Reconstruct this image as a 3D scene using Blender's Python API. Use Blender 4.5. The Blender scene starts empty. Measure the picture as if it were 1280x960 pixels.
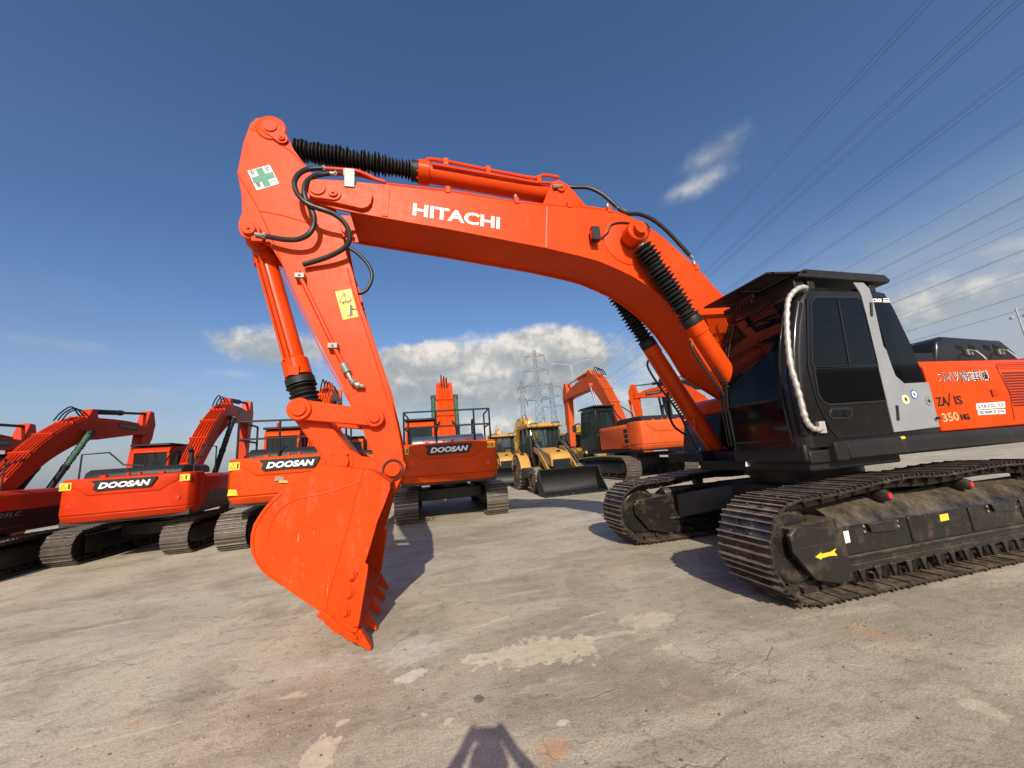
import bpy, bmesh, math, random
from mathutils import Vector, Matrix
random.seed(7)
sc = bpy.context.scene
COL = sc.collection
R = math.radians
# ------------------------------------------------------------------ camera
CAM = Vector((5.3218, 4.4632, 1.5185)); YAW, PIT, ROL, FPX = -1.8133, .1889, -.0768, 463.47
FW = Vector((math.cos(YAW)*math.cos(PIT), math.sin(YAW)*math.cos(PIT), math.sin(PIT)))
RT0 = Vector((math.sin(YAW), -math.cos(YAW), 0)); UP0 = RT0.cross(FW)
RT = RT0*math.cos(ROL)+UP0*math.sin(ROL); UP = -RT0*math.sin(ROL)+UP0*math.cos(ROL)
cd = bpy.data.cameras.new('camera'); cam = bpy.data.objects.new('camera', cd); COL.objects.link(cam)
cam.matrix_world = Matrix.Translation(CAM) @ Matrix((RT, UP, -FW)).transposed().to_4x4()
cd.sensor_width = 36; cd.lens = 36*FPX/1280; cd.clip_start = .01; cd.clip_end = 6000
sc.camera = cam
sc.cycles.max_bounces = 6; sc.cycles.diffuse_bounces = 3; sc.cycles.glossy_bounces = 3; sc.cycles.transmission_bounces = 3; sc.cycles.transparent_max_bounces = 8

def at(px, py, ax, v):
    """measured position: where the sight line of a photo point meets the plane ax = v"""
    d = FW + RT*((px-640)/FPX) + UP*((480-py)/FPX)
    return CAM + d*((v-CAM[ax])/d[ax])
def xz(px, py, y):
    p = at(px, py, 1, y); return (p.x, p.z)
def zz(pts, ox, oy, s):
    return [(ox+a/s, oy+b/s) for a, b in pts]

# ------------------------------------------------------------------ node helper
class N:
    def __init__(s, name):
        s.m = bpy.data.materials.new(name); s.m.use_nodes = True; s.t = s.m.node_tree
        s.b = s.t.nodes['Principled BSDF']; s.out = s.t.nodes['Material Output']; s._c = None
    def n(s, typ, **kw):
        nd = s.t.nodes.new(typ)
        for k, v in kw.items():
            if k.startswith('_'): setattr(nd, k[1:], v)
        for k, v in kw.items():
            if not k.startswith('_'):
                i = nd.inputs[int(k[1:])] if k[0] == 'i' and k[1:].isdigit() else nd.inputs[k]
                s.put(i, v)
        return nd
    def put(s, i, v):
        if hasattr(v, 'is_output'): s.t.links.new(v, i)
        elif isinstance(v, (tuple, list)) and i.type == 'RGBA': i.default_value = (*v[:3], 1)
        else: i.default_value = v
    def coord(s):
        if not s._c: s._c = s.n('ShaderNodeTexCoord').outputs['Object']
        return s._c
    def noise(s, scale, detail=4, rough=.6, dist=0, vec=None, sc3=None):
        v = vec or s.coord()
        if sc3: v = s.n('ShaderNodeMapping', Vector=v, Scale=sc3).outputs[0]
        return s.n('ShaderNodeTexNoise', Vector=v, Scale=scale, Detail=detail, Roughness=rough, Distortion=dist).outputs[0]
    def ramp(s, f, stops, interp='LINEAR'):
        r = s.n('ShaderNodeValToRGB', Fac=f); e = r.color_ramp.elements; r.color_ramp.interpolation = interp
        while len(e) < len(stops): e.new(.5)
        for a, (p, c) in zip(e, stops):
            a.position = p; a.color = (c, c, c, 1) if isinstance(c, (int, float)) else (*c, 1)
        return r.outputs[0]
    def mix(s, f, a, b, typ='MIX'):
        m = s.n('ShaderNodeMix', _data_type='RGBA', _blend_type=typ)
        s.put(m.inputs[0], f); s.put(m.inputs[6], a); s.put(m.inputs[7], b); return m.outputs[2]
    def math(s, op, a, b=0.0, c=None, clamp=False):
        m = s.n('ShaderNodeMath', _operation=op, _use_clamp=clamp, i0=a, i1=b)
        if c is not None: s.put(m.inputs[2], c)
        return m.outputs[0]
    def bump(s, h, st=.3, dist=.01):
        s.put(s.b.inputs['Normal'], s.n('ShaderNodeBump', Height=h, Strength=st, Distance=dist).outputs[0])
    def set(s, **k):
        for a, v in k.items(): s.put(s.b.inputs[a.replace('_', ' ')], v)
        return s.m

def paint(name, col, dirt=.35, rough=.32, dust=(.34, .20, .13), coat=.25, scl=1.0, ripple=.10, scuff=0.0):
    q = N(name)
    a = q.noise(1.3*scl, 5, .6); b = q.noise(9*scl, 6, .7); g = q.noise(60*scl, 3, .6)
    c = q.mix(q.ramp(a, [(.3, 0), (.75, 1)]), tuple(x*.86 for x in col), tuple(min(1, x*1.06+.004) for x in col))
    st = q.noise(3.2*scl, 6, .65, .6, sc3=(1.5, 1.5, .35))
    d = q.math('MULTIPLY', q.ramp(st, [(.55, 0), (.78, 1)]), q.ramp(b, [(.35, 0), (.7, 1)]))
    c = q.mix(q.math('MULTIPLY', d, dirt), c, dust)
    sp = q.ramp(q.noise(38*scl, 4, .75), [(.70, 0), (.76, 1)])
    c = q.mix(q.math('MULTIPLY', sp, dirt*.9), c, tuple(x*.45 for x in dust))
    if scuff:
        s1 = q.noise(7, 5, .7, .3, sc3=(6, 1, .8)); s2 = q.noise(2.2, 5, .65); s3 = q.noise(30, 5, .75)
        k = q.math('MULTIPLY', q.ramp(s1, [(.60, 0), (.68, 1)]), q.ramp(s2, [(.50, 0), (.62, 1)])); k = q.math('MAXIMUM', k, q.math('MULTIPLY', q.ramp(s3, [(.68, 0), (.73, 1)]), q.ramp(s2, [(.48, 0), (.60, 1)])))
        c = q.mix(q.math('MULTIPLY', k, scuff), c, (.62, .40, .30))
    r = q.math('ADD', q.math('MULTIPLY', b, .22), rough-.10)
    r = q.math('ADD', r, q.math('MULTIPLY', d, .25))
    q.bump(q.math('ADD', q.math('MULTIPLY', a, 1.0), q.math('MULTIPLY', g, .05)), ripple, .02)
    return q.set(Base_Color=c, Roughness=r, Coat_Weight=coat, Coat_Roughness=.12, Specular_IOR_Level=.13)
def plain(name, col, rough=.5, metal=0.0, var=.15, scl=14, bump=.12, coat=0.0):
    q = N(name); a = q.noise(scl, 5, .65)
    c = q.mix(a, tuple(x*(1-var*1.6) for x in col), tuple(min(1, x*(1+var*1.6)) for x in col))
    q.bump(q.noise(scl*4, 4, .6), bump, .004); q.set(Specular_IOR_Level=.35)
    return q.set(Base_Color=c, Roughness=q.math('ADD', q.math('MULTIPLY', a, .2), rough-.1), Metallic=metal, Coat_Weight=coat)
def dirty(name, col, dust=(.33, .26, .18), lo=.45, hi=.68, rough=.6, metal=.3, up=.6, scl=4):
    """steel or paint with dried mud and dust that lies on its upper sides"""
    q = N(name); a = q.noise(scl, 7, .72); b = q.noise(scl*7, 5, .7)
    geo = q.n('ShaderNodeNewGeometry').outputs['Normal']
    nz = q.n('ShaderNodeSeparateXYZ', Vector=geo).outputs[2]
    m = q.math('ADD', q.math('MULTIPLY', q.ramp(nz, [(.3, 0), (.95, 1)]), up*.35), a)
    f = q.ramp(m, [(lo, 0), (hi, 1)]); f = q.math('MULTIPLY', f, q.ramp(b, [(.25, .35), (.65, 1)]))
    base = q.mix(b, tuple(x*.7 for x in col), tuple(x*1.35 for x in col))
    rust = q.ramp(q.noise(scl*2.3, 6, .7), [(.58, 0), (.72, .7)])
    base = q.mix(rust, base, (.10, .045, .025))
    c = q.mix(f, base, dust)
    q.bump(q.math('ADD', b, a), .35, .012)
    return q.set(Base_Color=c, Roughness=q.math('ADD', q.math('MULTIPLY', f, .3), rough-.15), Metallic=q.math('MULTIPLY', q.math('SUBTRACT', 1.0, f), metal))
def glass(name, col=(.02, .025, .03), tr=.0, rough=.03):
    q = N(name); q.set(Base_Color=col, Roughness=rough, IOR=1.36, Specular_IOR_Level=.36)
    if tr > 0 and True:
        t = q.n('ShaderNodeBsdfTransparent', Color=(.55, .6, .6)); mx = q.n('ShaderNodeMixShader', Fac=tr)
        q.t.links.new(q.b.outputs[0], mx.inputs[1]); q.t.links.new(t.outputs[0], mx.inputs[2]); q.t.links.new(mx.outputs[0], q.out.inputs[0])
    return q.m

M = {}
M['orange'] = paint('orange_paint', (.66, .056, .0028), dirt=.18, rough=.32, coat=.04)
M['orange_arm'] = paint('orange_paint_arm', (.66, .055, .003), dirt=.30, rough=.40, coat=.0, ripple=.2)
M['orange_bucket'] = paint('bucket_paint', (.66, .055, .0028), dirt=.50, rough=.40, coat=.0, ripple=.3, scl=1.6, scuff=.55)
M['red'] = paint('red_orange_paint', (.50, .032, .004), dirt=.18, rough=.42, coat=.0)
M['orange_yard'] = paint('yard_orange_paint', (.60, .058, .004), dirt=.18, rough=.42, coat=.0)
M['red_old'] = paint('dusty_red_paint', (.52, .055, .025), dirt=.65, rough=.5, coat=.0)
M['faded'] = paint('faded_orange_paint', (.56, .085, .017), dirt=.8, rough=.5, coat=.0)
M['yellow'] = paint('ochre_yellow_paint', (.50, .275, .065), dirt=.8, rough=.45, coat=.05)
M['yellow2'] = paint('bright_yellow_paint', (.58, .35, .04), dirt=.6, rough=.45, coat=.05)
M['black'] = paint('black_cab_paint', (.012, .0115, .011), dirt=.14, rough=.22, dust=(.16, .13, .11), coat=.3, ripple=.06)
M['black_matt'] = plain('matt_black_steel', (.012, .012, .012), .5, .0)
M['graphite'] = paint('graphite_deck_paint', (.022, .021, .021), dirt=.30, rough=.34, dust=(.2, .17, .14), coat=.0)
M['silver'] = paint('silver_paint', (.34, .35, .36), dirt=.45, rough=.36, dust=(.2, .19, .17), coat=.1, scl=2); M['silver'].node_tree.nodes['Principled BSDF'].inputs['Metallic'].default_value = .3
M['rubber'] = plain('black_rubber', (.014, .014, .014), .55)
M['hose'] = plain('hydraulic_hose', (.018, .017, .016), .42, scl=60)
M['chrome'] = plain('polished_rod', (.55, .55, .55), .18, .95, .05)
M['zinc'] = plain('zinc_fitting', (.24, .225, .19), .45, .25)
M['white'] = plain('white_lettering', (.82, .82, .80), .45, var=.03)
M['blackink'] = plain('black_lettering', (.012, .012, .013), .4, var=.03)
M['gold'] = plain('gold_lettering', (.50, .33, .14), .45)
M['green'] = plain('green_cross_ink', (.05, .22, .15), .5)
M['blue'] = plain('blue_ink', (.03, .12, .33), .4)
M['sticker_y'] = plain('yellow_sticker', (.85, .52, .04), .4, var=.05)
M['redlamp'] = plain('red_reflector', (.5, .02, .015), .25, coat=.5)
M['tape'] = plain('silver_wrap', (.50, .47, .41), .32, .35, .3, 25, .8)
M['glass_dark'] = glass('tinted_cab_glass', (.004, .0045, .005))
M['glass_black'] = glass('black_cab_glass', (.006, .006, .007), rough=.06)
M['glass_clear'] = glass('clear_cab_glass', (.04, .05, .05), .72)
M['track'] = dirty('track_steel', (.045, .036, .030), (.26, .20, .135), .52, .82, .5, .45, scl=6)
M['track_pol'] = dirty('worn_grouser_steel', (.34, .31, .28), (.36, .29, .21), .50, .85, .36, .75, scl=6)
M['track_far'] = dirty('yard_track_steel', (.085, .072, .060), (.19, .15, .10), .55, .9, .55, .4, scl=5)
M['frame'] = dirty('muddy_track_frame', (.015, .0135, .012), (.125, .10, .07), .52, .80, .34, .05, scl=3.0, up=.85)
M['dark'] = dirty('dark_undercarriage', (.022, .020, .019), (.15, .12, .09), .60, .95, .6, .1, scl=3)
M['bucketin'] = dirty('bucket_steel', (.05, .035, .028), (.3, .22, .16), .5, .8, .5, .4)
M['tyre'] = dirty('tyre_rubber', (.025, .024, .023), (.35, .29, .22), .42, .72, .7, 0, scl=5)
M['pylon'] = plain('galvanised_lattice', (.10, .11, .12), .55, .4, .1)
M['wire'] = plain('conductor_wire', (.09, .11, .14), .6, .0)
M['polep'] = plain('pole_paint', (.36, .37, .38), .5); M['louvre'] = plain('dark_red_louvre', (.10, .012, .006), .5)
M['skin'] = plain('skin', (.5, .3, .22), .5); M['cloth'] = plain('dark_cloth', (.05, .06, .09), .8); M['hair'] = plain('hair', (.02, .015, .012), .6)
M['seat'] = plain('seat_fabric', (.06, .06, .065), .8)

# ------------------------------------------------------------------ mesh builder
def offset_poly(P, d):
    """inward offset of a simple polygon (x, z)"""
    n = len(P); area = sum(P[i][0]*P[(i+1) % n][1]-P[(i+1) % n][0]*P[i][1] for i in range(n)); sg = 1 if area > 0 else -1
    out = []
    for i in range(n):
        a, b, c = Vector(P[i-1]), Vector(P[i]), Vector(P[(i+1) % n])
        e1 = (b-a).normalized(); e2 = (c-b).normalized()
        n1 = Vector((-e1.y, e1.x))*sg; n2 = Vector((-e2.y, e2.x))*sg
        k = n1+n2; L = max(.5, k.length_squared/2)
        out.append(tuple(b+k*(d/L)))
    return out
def catmull(P, n=6):
    P = [Vector(p) for p in P]; out = []
    Q = [P[0]*2-P[1]]+P+[P[-1]*2-P[-2]]
    for i in range(1, len(Q)-2):
        a, b, c, d = Q[i-1:i+3]
        for k in range(n):
            t = k/n
            out.append(.5*((2*b)+(c-a)*t+(2*a-5*b+4*c-d)*t*t+(3*b-a-3*c+d)*t**3))
    out.append(P[-1]); return out

class MB:
    def __init__(s, xf=None): s.v = []; s.f = []; s.mi = []; s.k = 0; s.xf = xf
    def mat(s, k): s.k = k; return s
    def add(s, V, F):
        o = len(s.v); s.v += [tuple(v) for v in V]
        for f in F: s.f.append([o+i for i in f]); s.mi.append(s.k)
        return s
    def box(s, x0, x1, y0, y1, z0, z1, T=None):
        V = [Vector((x, y, z)) for x in (x0, x1) for y in (y0, y1) for z in (z0, z1)]
        if T: V = [T @ v for v in V]
        return s.add(V, [(0, 1, 3, 2), (4, 6, 7, 5), (0, 4, 5, 1), (2, 3, 7, 6), (0, 2, 6, 4), (1, 5, 7, 3)])
    def hexa(s, A, B):
        """two quads A, B joined"""
        return s.add(list(A)+list(B), [(3, 2, 1, 0), (4, 5, 6, 7)]+[(i, (i+1) % 4, 4+(i+1) % 4, 4+i) for i in range(4)])
    def prism(s, P, a0, a1, ax='y', P2=None, T=None):
        P2 = P2 or P; n = len(P)
        mk = {'y': lambda p, a: (p[0], a, p[1]), 'x': lambda p, a: (a, p[0], p[1]), 'z': lambda p, a: (p[0], p[1], a)}[ax]
        V = [Vector(mk(p, a0)) for p in P]+[Vector(mk(p, a1)) for p in P2]
        if T: V = [T @ v for v in V]
        return s.add(V, [tuple(range(n))[::-1], tuple(range(n, 2*n))]+[(i, (i+1) % n, n+(i+1) % n, n+i) for i in range(n)])
    def lathe(s, p0, p1, prof, n=20, caps=True):
        p0, p1 = Vector(p0), Vector(p1); ax = p1-p0; z = ax.normalized()
        x = z.orthogonal().normalized(); y = z.cross(x); V = []; F = []
        for t, r in prof:
            c = p0+ax*t
            V += [c+(x*math.cos(2*math.pi*i/n)+y*math.sin(2*math.pi*i/n))*r for i in range(n)]
        for k in range(len(prof)-1):
            for i in range(n): F.append((k*n+i, k*n+(i+1) % n, (k+1)*n+(i+1) % n, (k+1)*n+i))
        if caps: F += [tuple(range(n))[::-1], tuple(range((len(prof)-1)*n, len(prof)*n))]
        return s.add(V, F)
    def cyl(s, p0, p1, r, r1=None, n=20): return s.lathe(p0, p1, [(0, r), (1, r if r1 is None else r1)], n)
    def tube(s, P, r, n=8, rfun=None):
        P = [Vector(p) for p in P]; m = len(P); V = []; F = []
        t0 = (P[1]-P[0]).normalized(); x = t0.orthogonal().normalized()
        for i in range(m):
            t = (P[min(i+1, m-1)]-P[max(i-1, 0)]).normalized()
            x = (x-t*x.dot(t)).normalized(); y = t.cross(x); rr = rfun(i) if rfun else r
            V += [P[i]+(x*math.cos(2*math.pi*k/n)+y*math.sin(2*math.pi*k/n))*rr for k in range(n)]
        for i in range(m-1):
            for k in range(n): F.append((i*n+k, i*n+(k+1) % n, (i+1)*n+(k+1) % n, (i+1)*n+k))
        F += [tuple(range(n))[::-1], tuple(range((m-1)*n, m*n))]
        return s.add(V, F)
    def bar(s, p0, p1, w, h=None): return s.lathe(p0, p1, [(0, w*.707), (1, w*.707)], 4)
    def build(s, name, mats, parent=None, bevel=0, smooth=35, seg=2):
        me = bpy.data.meshes.new(name)
        V = s.v if s.xf is None else [tuple(s.xf @ Vector(v)) for v in s.v]
        me.from_pydata(V, [], s.f); me.polygons.foreach_set('material_index', s.mi)
        bm = bmesh.new(); bm.from_mesh(me); bmesh.ops.recalc_face_normals(bm, faces=bm.faces); bm.to_mesh(me); bm.free()
        for m in (mats if isinstance(mats, list) else [mats]): me.materials.append(m)
        if smooth:
            me.shade_smooth(); me.set_sharp_from_angle(angle=R(smooth))
        o = bpy.data.objects.new(name, me); COL.objects.link(o)
        if parent: o.parent = parent
        if bevel:
            b = o.modifiers.new('bevel', 'BEVEL'); b.width = bevel; b.segments = seg; b.limit_method = 'ANGLE'; b.angle_limit = R(32); b.harden_normals = False
            me.shade_smooth(); me.set_sharp_from_angle(angle=R(60))
        return o
def tag(o, label=None, cat=None, group=None, kind=None):
    if label: o['label'] = label
    if cat: o['category'] = cat
    if group: o['group'] = group
    if kind: o['kind'] = kind
    return o
def empty(name, loc=(0, 0, 0), rz=0, s=1, label=None, cat=None, group=None):
    o = bpy.data.objects.new(name, None); COL.objects.link(o); o.location = loc; o.rotation_euler = (0, 0, rz); o.scale = (s, s, s)
    o.empty_display_size = .3
    return tag(o, label, cat, group)
def copy_tree(o, parent=None):
    c = o.copy(); COL.objects.link(c)
    if parent: c.parent = parent
    for ch in list(o.children): copy_tree(ch, c)
    return c
def lettering(name, txt, mat, parent, p0, p1, h, nrm, bold=.02, shear=0, ext=.002, xf=None, up=None):
    """text whose baseline runs from p0 to p1, capital height h, facing nrm"""
    cu = bpy.data.curves.new('t', 'FONT'); cu.body = txt; cu.extrude = .001; cu.offset = bold; cu.shear = shear; cu.size = 1; cu.resolution_u = 3
    ob = bpy.data.objects.new('t', cu); COL.objects.link(ob)
    bpy.context.view_layer.update(); dg = bpy.context.evaluated_depsgraph_get()
    me = bpy.data.meshes.new_from_object(ob.evaluated_get(dg)); bpy.data.objects.remove(ob)
    if not me or not me.vertices: return None
    xs = [v.co.x for v in me.vertices]; ys = [v.co.y for v in me.vertices]
    x0, w = min(xs), max(xs)-min(xs); y0, hh = min(ys), max(ys)-min(ys)
    p0, p1, nz = Vector(p0), Vector(p1), Vector(nrm).normalized()
    X = (p1-p0); L = X.length; X = X/L; Y = nz.cross(X).normalized() if up is None else Vector(up)
    for v in me.vertices:
        q = p0+X*((v.co.x-x0)/w*L)+Y*((v.co.y-y0)/hh*h)+nz*(ext+(v.co.z)*.8)
        v.co = xf @ q if xf else q
    me.materials.clear(); me.materials.append(mat); me.name = name
    o = bpy.data.objects.new(name, me); COL.objects.link(o); o.parent = parent
    return o
# ------------------------------------------------------------------ sky, sun
SUN = Vector((.1042, .8478, .5200)).normalized()
sun_el = math.asin(SUN.z); sun_az = math.atan2(SUN.y, SUN.x)
ld = bpy.data.lights.new('sun', 'SUN'); ld.energy = 4.7; ld.angle = R(.53); ld.color = (1, .915, .78)
sun = bpy.data.objects.new('sun', ld); COL.objects.link(sun); sun.rotation_euler = SUN.to_track_quat('Z', 'Y').to_euler(); sun.location = (5, 30, 30)
w = bpy.data.worlds.new('World'); sc.world = w; w.use_nodes = True; nt = w.node_tree
class W(N):
    def __init__(s, t): s.t = t; s._c = None
q = W(nt)
bg = nt.nodes['Background']; bg.inputs[1].default_value = .092
sky = q.n('ShaderNodeTexSky', _sky_type='NISHITA', _sun_disc=False, _sun_elevation=sun_el, _sun_rotation=math.pi/2-sun_az, _altitude=50, _air_density=1.0, _dust_density=1.6, _ozone_density=2.0).outputs[0]
dirv = q.n('ShaderNodeTexCoord').outputs['Generated']
sp = q.n('ShaderNodeSeparateXYZ', Vector=dirv); dx, dy, dz = sp.outputs
el = q.math('MULTIPLY', q.math('ARCSINE', dz), 57.2958)
az = q.math('MULTIPLY', q.math('ARCTAN2', dy, dx), 57.2958)
n1 = q.n('ShaderNodeTexNoise', Vector=q.n('ShaderNodeMapping', Vector=dirv, Scale=(1, 1, 1.6)).outputs[0], Scale=9, Detail=9, Roughness=.58).outputs[0]
n2 = q.n('ShaderNodeTexNoise', Vector=dirv, Scale=24, Detail=7, Roughness=.6).outputs[0]
n3 = q.n('ShaderNodeTexNoise', Vector=q.n('ShaderNodeMapping', Vector=dirv, Scale=(1, 1, 4)).outputs[0], Scale=3.2, Detail=8, Roughness=.62, Distortion=.5).outputs[0]
nn = q.math('ADD', q.math('MULTIPLY', q.math('SUBTRACT', n1, .5), 2.4), q.math('MULTIPLY', q.math('SUBTRACT', n2, .5), .8))
def blob(a0, e0, wa, we, rough, soft, tilt=0):
    da = q.math('SUBTRACT', az, a0); de = q.math('SUBTRACT', q.math('SUBTRACT', el, e0), q.math('MULTIPLY', da, tilt))
    u = q.math('DIVIDE', da, wa); v = q.math('DIVIDE', de, we)
    d = q.math('SQRT', q.math('ADD', q.math('MULTIPLY', u, u), q.math('MULTIPLY', v, v)))
    e = q.math('ADD', q.math('SUBTRACT', 1.0, d), q.math('MULTIPLY', nn, rough))
    return q.n('ShaderNodeMapRange', _interpolation_type='SMOOTHSTEP', Value=e, i1=0.0, i2=soft).outputs[0], v
skyhs = q.n('ShaderNodeHueSaturation', Saturation=1.2, Value=1.26, Color=sky).outputs[0]
# thin pale veil low down
veil = q.n('ShaderNodeMapRange', _interpolation_type='SMOOTHSTEP', Value=q.math('SUBTRACT', el, q.math('MULTIPLY', n3, 14.0)), i1=14.0, i2=-10.0).outputs[0]
rightv = q.n('ShaderNodeMapRange', _interpolation_type='SMOOTHSTEP', Value=q.math('ADD', az, q.math('MULTIPLY', nn, 10.0)), i1=-125.0, i2=-158.0).outputs[0]
lowv = q.n('ShaderNodeMapRange', _interpolation_type='SMOOTHSTEP', Value=el, i1=27.0, i2=8.0).outputs[0]
wisp = q.ramp(n3, [(.35, 0), (.7, 1)])
skyhs = q.mix(1.0, skyhs, (1.07, .985, 1.03), 'MULTIPLY')
c = q.mix(q.math('MULTIPLY', veil, .72), skyhs, (3.0, 3.5, 4.2))
c = q.mix(q.math('MULTIPLY', q.math('MULTIPLY', rightv, lowv), q.math('ADD', q.math('MULTIPLY', wisp, .45), .60)), c, (4.2, 4.5, 4.9))
clouds = [(-110, 4, 46, 10, .40, 1.3, 0, .88), (-101, 12.6, 27, 6.6, .38, .42, -.02, .97), (-110, 16.0, 11, 4.0, .40, .40, 0, .97), (-90, 15.2, 9, 3.0, .4, .4, 0, .97), (-112, 14.8, 9, 4.2, .42, .5, 0, .95), (-88.5, 15, 9, 3.0, .4, .5, 0, .85), (-70.5, 16.4, 9.0, 2.9, .45, .6, 0, .88),
          (-134.8, 32.8, 7.5, 1.7, .50, 1.3, -.10, .62), (-139.0, 35.8, 7.0, 2.3, .50, 1.4, -.05, .55),
          (-52, 14, 6, 1.0, .5, 1.3, 0, .25), (-57, 9.5, 5, 1.3, .5, 1.2, 0, .3), (-154, 12.0, 9, 3.2, .5, .8, .1, .75), (-163, 13.5, 7, 2.4, .5, 1.0, .2, .6), (-128, 8, 14, 5, .5, 1.2, 0, .5), (-66, 12.2, 4, 1.0, .5, 1.2, 0, .22)
]
for a0, e0, wa, we, rg, sf, tl, op in clouds:
    m, v = blob(a0, e0, wa, we, rg, sf, tl)
    shade = q.math('ADD', q.math('MULTIPLY', v, .42), q.math('MULTIPLY', n2, 1.3))
    shade = q.math('ADD', shade, q.math('MULTIPLY', q.math('SUBTRACT', n1, .5), 1.3))
    colr = q.ramp(shade, [(.10, (.30, .35, .40)), (.55, (.45, .48, .50)), (.80, (.66, .65, .62)), (1.05, (.92, .87, .80))])
    colr = q.mix(1.0, colr, (9.0, 9.0, 9.0), 'MULTIPLY')
    c = q.mix(q.math('MULTIPLY', m, op), c, colr)
nt.links.new(c, bg.inputs[0])
sc.view_settings.view_transform = 'Standard'; sc.view_settings.look = 'None'; sc.view_settings.exposure = .17; sc.view_settings.gamma = 1

# ------------------------------------------------------------------ ground
q = N('worn_concrete')
big = q.noise(.22, 6, .6, .8); mid = q.noise(1.1, 8, .68, .5); fine = q.noise(9, 8, .72); grit = q.noise(70, 5, .7)
rot = q.n('ShaderNodeMapping', Vector=q.coord(), Rotation=(0, 0, R(-32)), Scale=(.55, 1.9, 1)).outputs[0]
strk = q.n('ShaderNodeTexNoise', Vector=rot, Scale=1.1, Detail=9, Roughness=.7, Distortion=.3).outputs[0]
strk2 = q.n('ShaderNodeTexNoise', Vector=rot, Scale=5, Detail=6, Roughness=.7).outputs[0]
c = q.mix(q.ramp(big, [(.38, 0), (.62, 1)]), (.335, .295, .215), (.57, .505, .375))
c = q.mix(q.ramp(mid, [(.34, .85), (.52, 0)]), c, (.30, .255, .18))
c = q.mix(q.math('MULTIPLY', q.ramp(strk, [(.52, 0), (.60, 1)]), .55), c, (.58, .50, .37))
c = q.mix(q.math('MULTIPLY', q.ramp(strk, [(.37, 1), (.45, 0)]), .55), c, (.26, .22, .155))
c = q.mix(q.math('MULTIPLY', q.ramp(strk2, [(.58, 0), (.66, 1)]), .35), c, (.46, .41, .34))
c = q.mix(q.math('MULTIPLY', q.ramp(fine, [(.53, 0), (.66, 1)]), .45), c, (.44, .39, .32))
c = q.mix(q.math('MULTIPLY', q.ramp(fine, [(.36, 1), (.47, 0)]), .5), c, (.19, .155, .12))
# blistered pale patches, orange rust stain, dark oil spots
pn = q.noise(.75, 5, .55, 1.2); patch = q.math('MULTIPLY', q.ramp(pn, [(.62, 0), (.632, 1)]), q.ramp(fine, [(.3, .5), (.6, 1)]))
c = q.mix(q.math('MULTIPLY', patch, .6), c, (.47, .42, .335))
pn2 = q.noise(3.1, 4, .5, .8); patch2 = q.ramp(pn2, [(.70, 0), (.712, 1)]); c = q.mix(q.math('MULTIPLY', patch2, .55), c, (.45, .41, .33))
oil = q.ramp(q.noise(2.3, 5, .6, .5), [(.70, 0), (.75, 1)]); c = q.mix(q.math('MULTIPLY', oil, .6), c, (.07, .06, .055))
spot = q.ramp(q.noise(11, 3, .5), [(.75, 0), (.78, 1)]); c = q.mix(q.math('MULTIPLY', spot, .7), c, (.06, .052, .045))
rs = q.ramp(q.noise(.5, 5, .6, .4), [(.66, 0), (.76, 1)]); c = q.mix(q.math('MULTIPLY', rs, .35), c, (.42, .22, .11))
c = q.mix(q.math('MULTIPLY', q.ramp(grit, [(.38, 1), (.56, 0)]), .42), c, (.12, .10, .085))
c = q.mix(q.math('MULTIPLY', q.ramp(grit, [(.58, 0), (.70, 1)]), .42), c, (.56, .50, .41))
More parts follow.
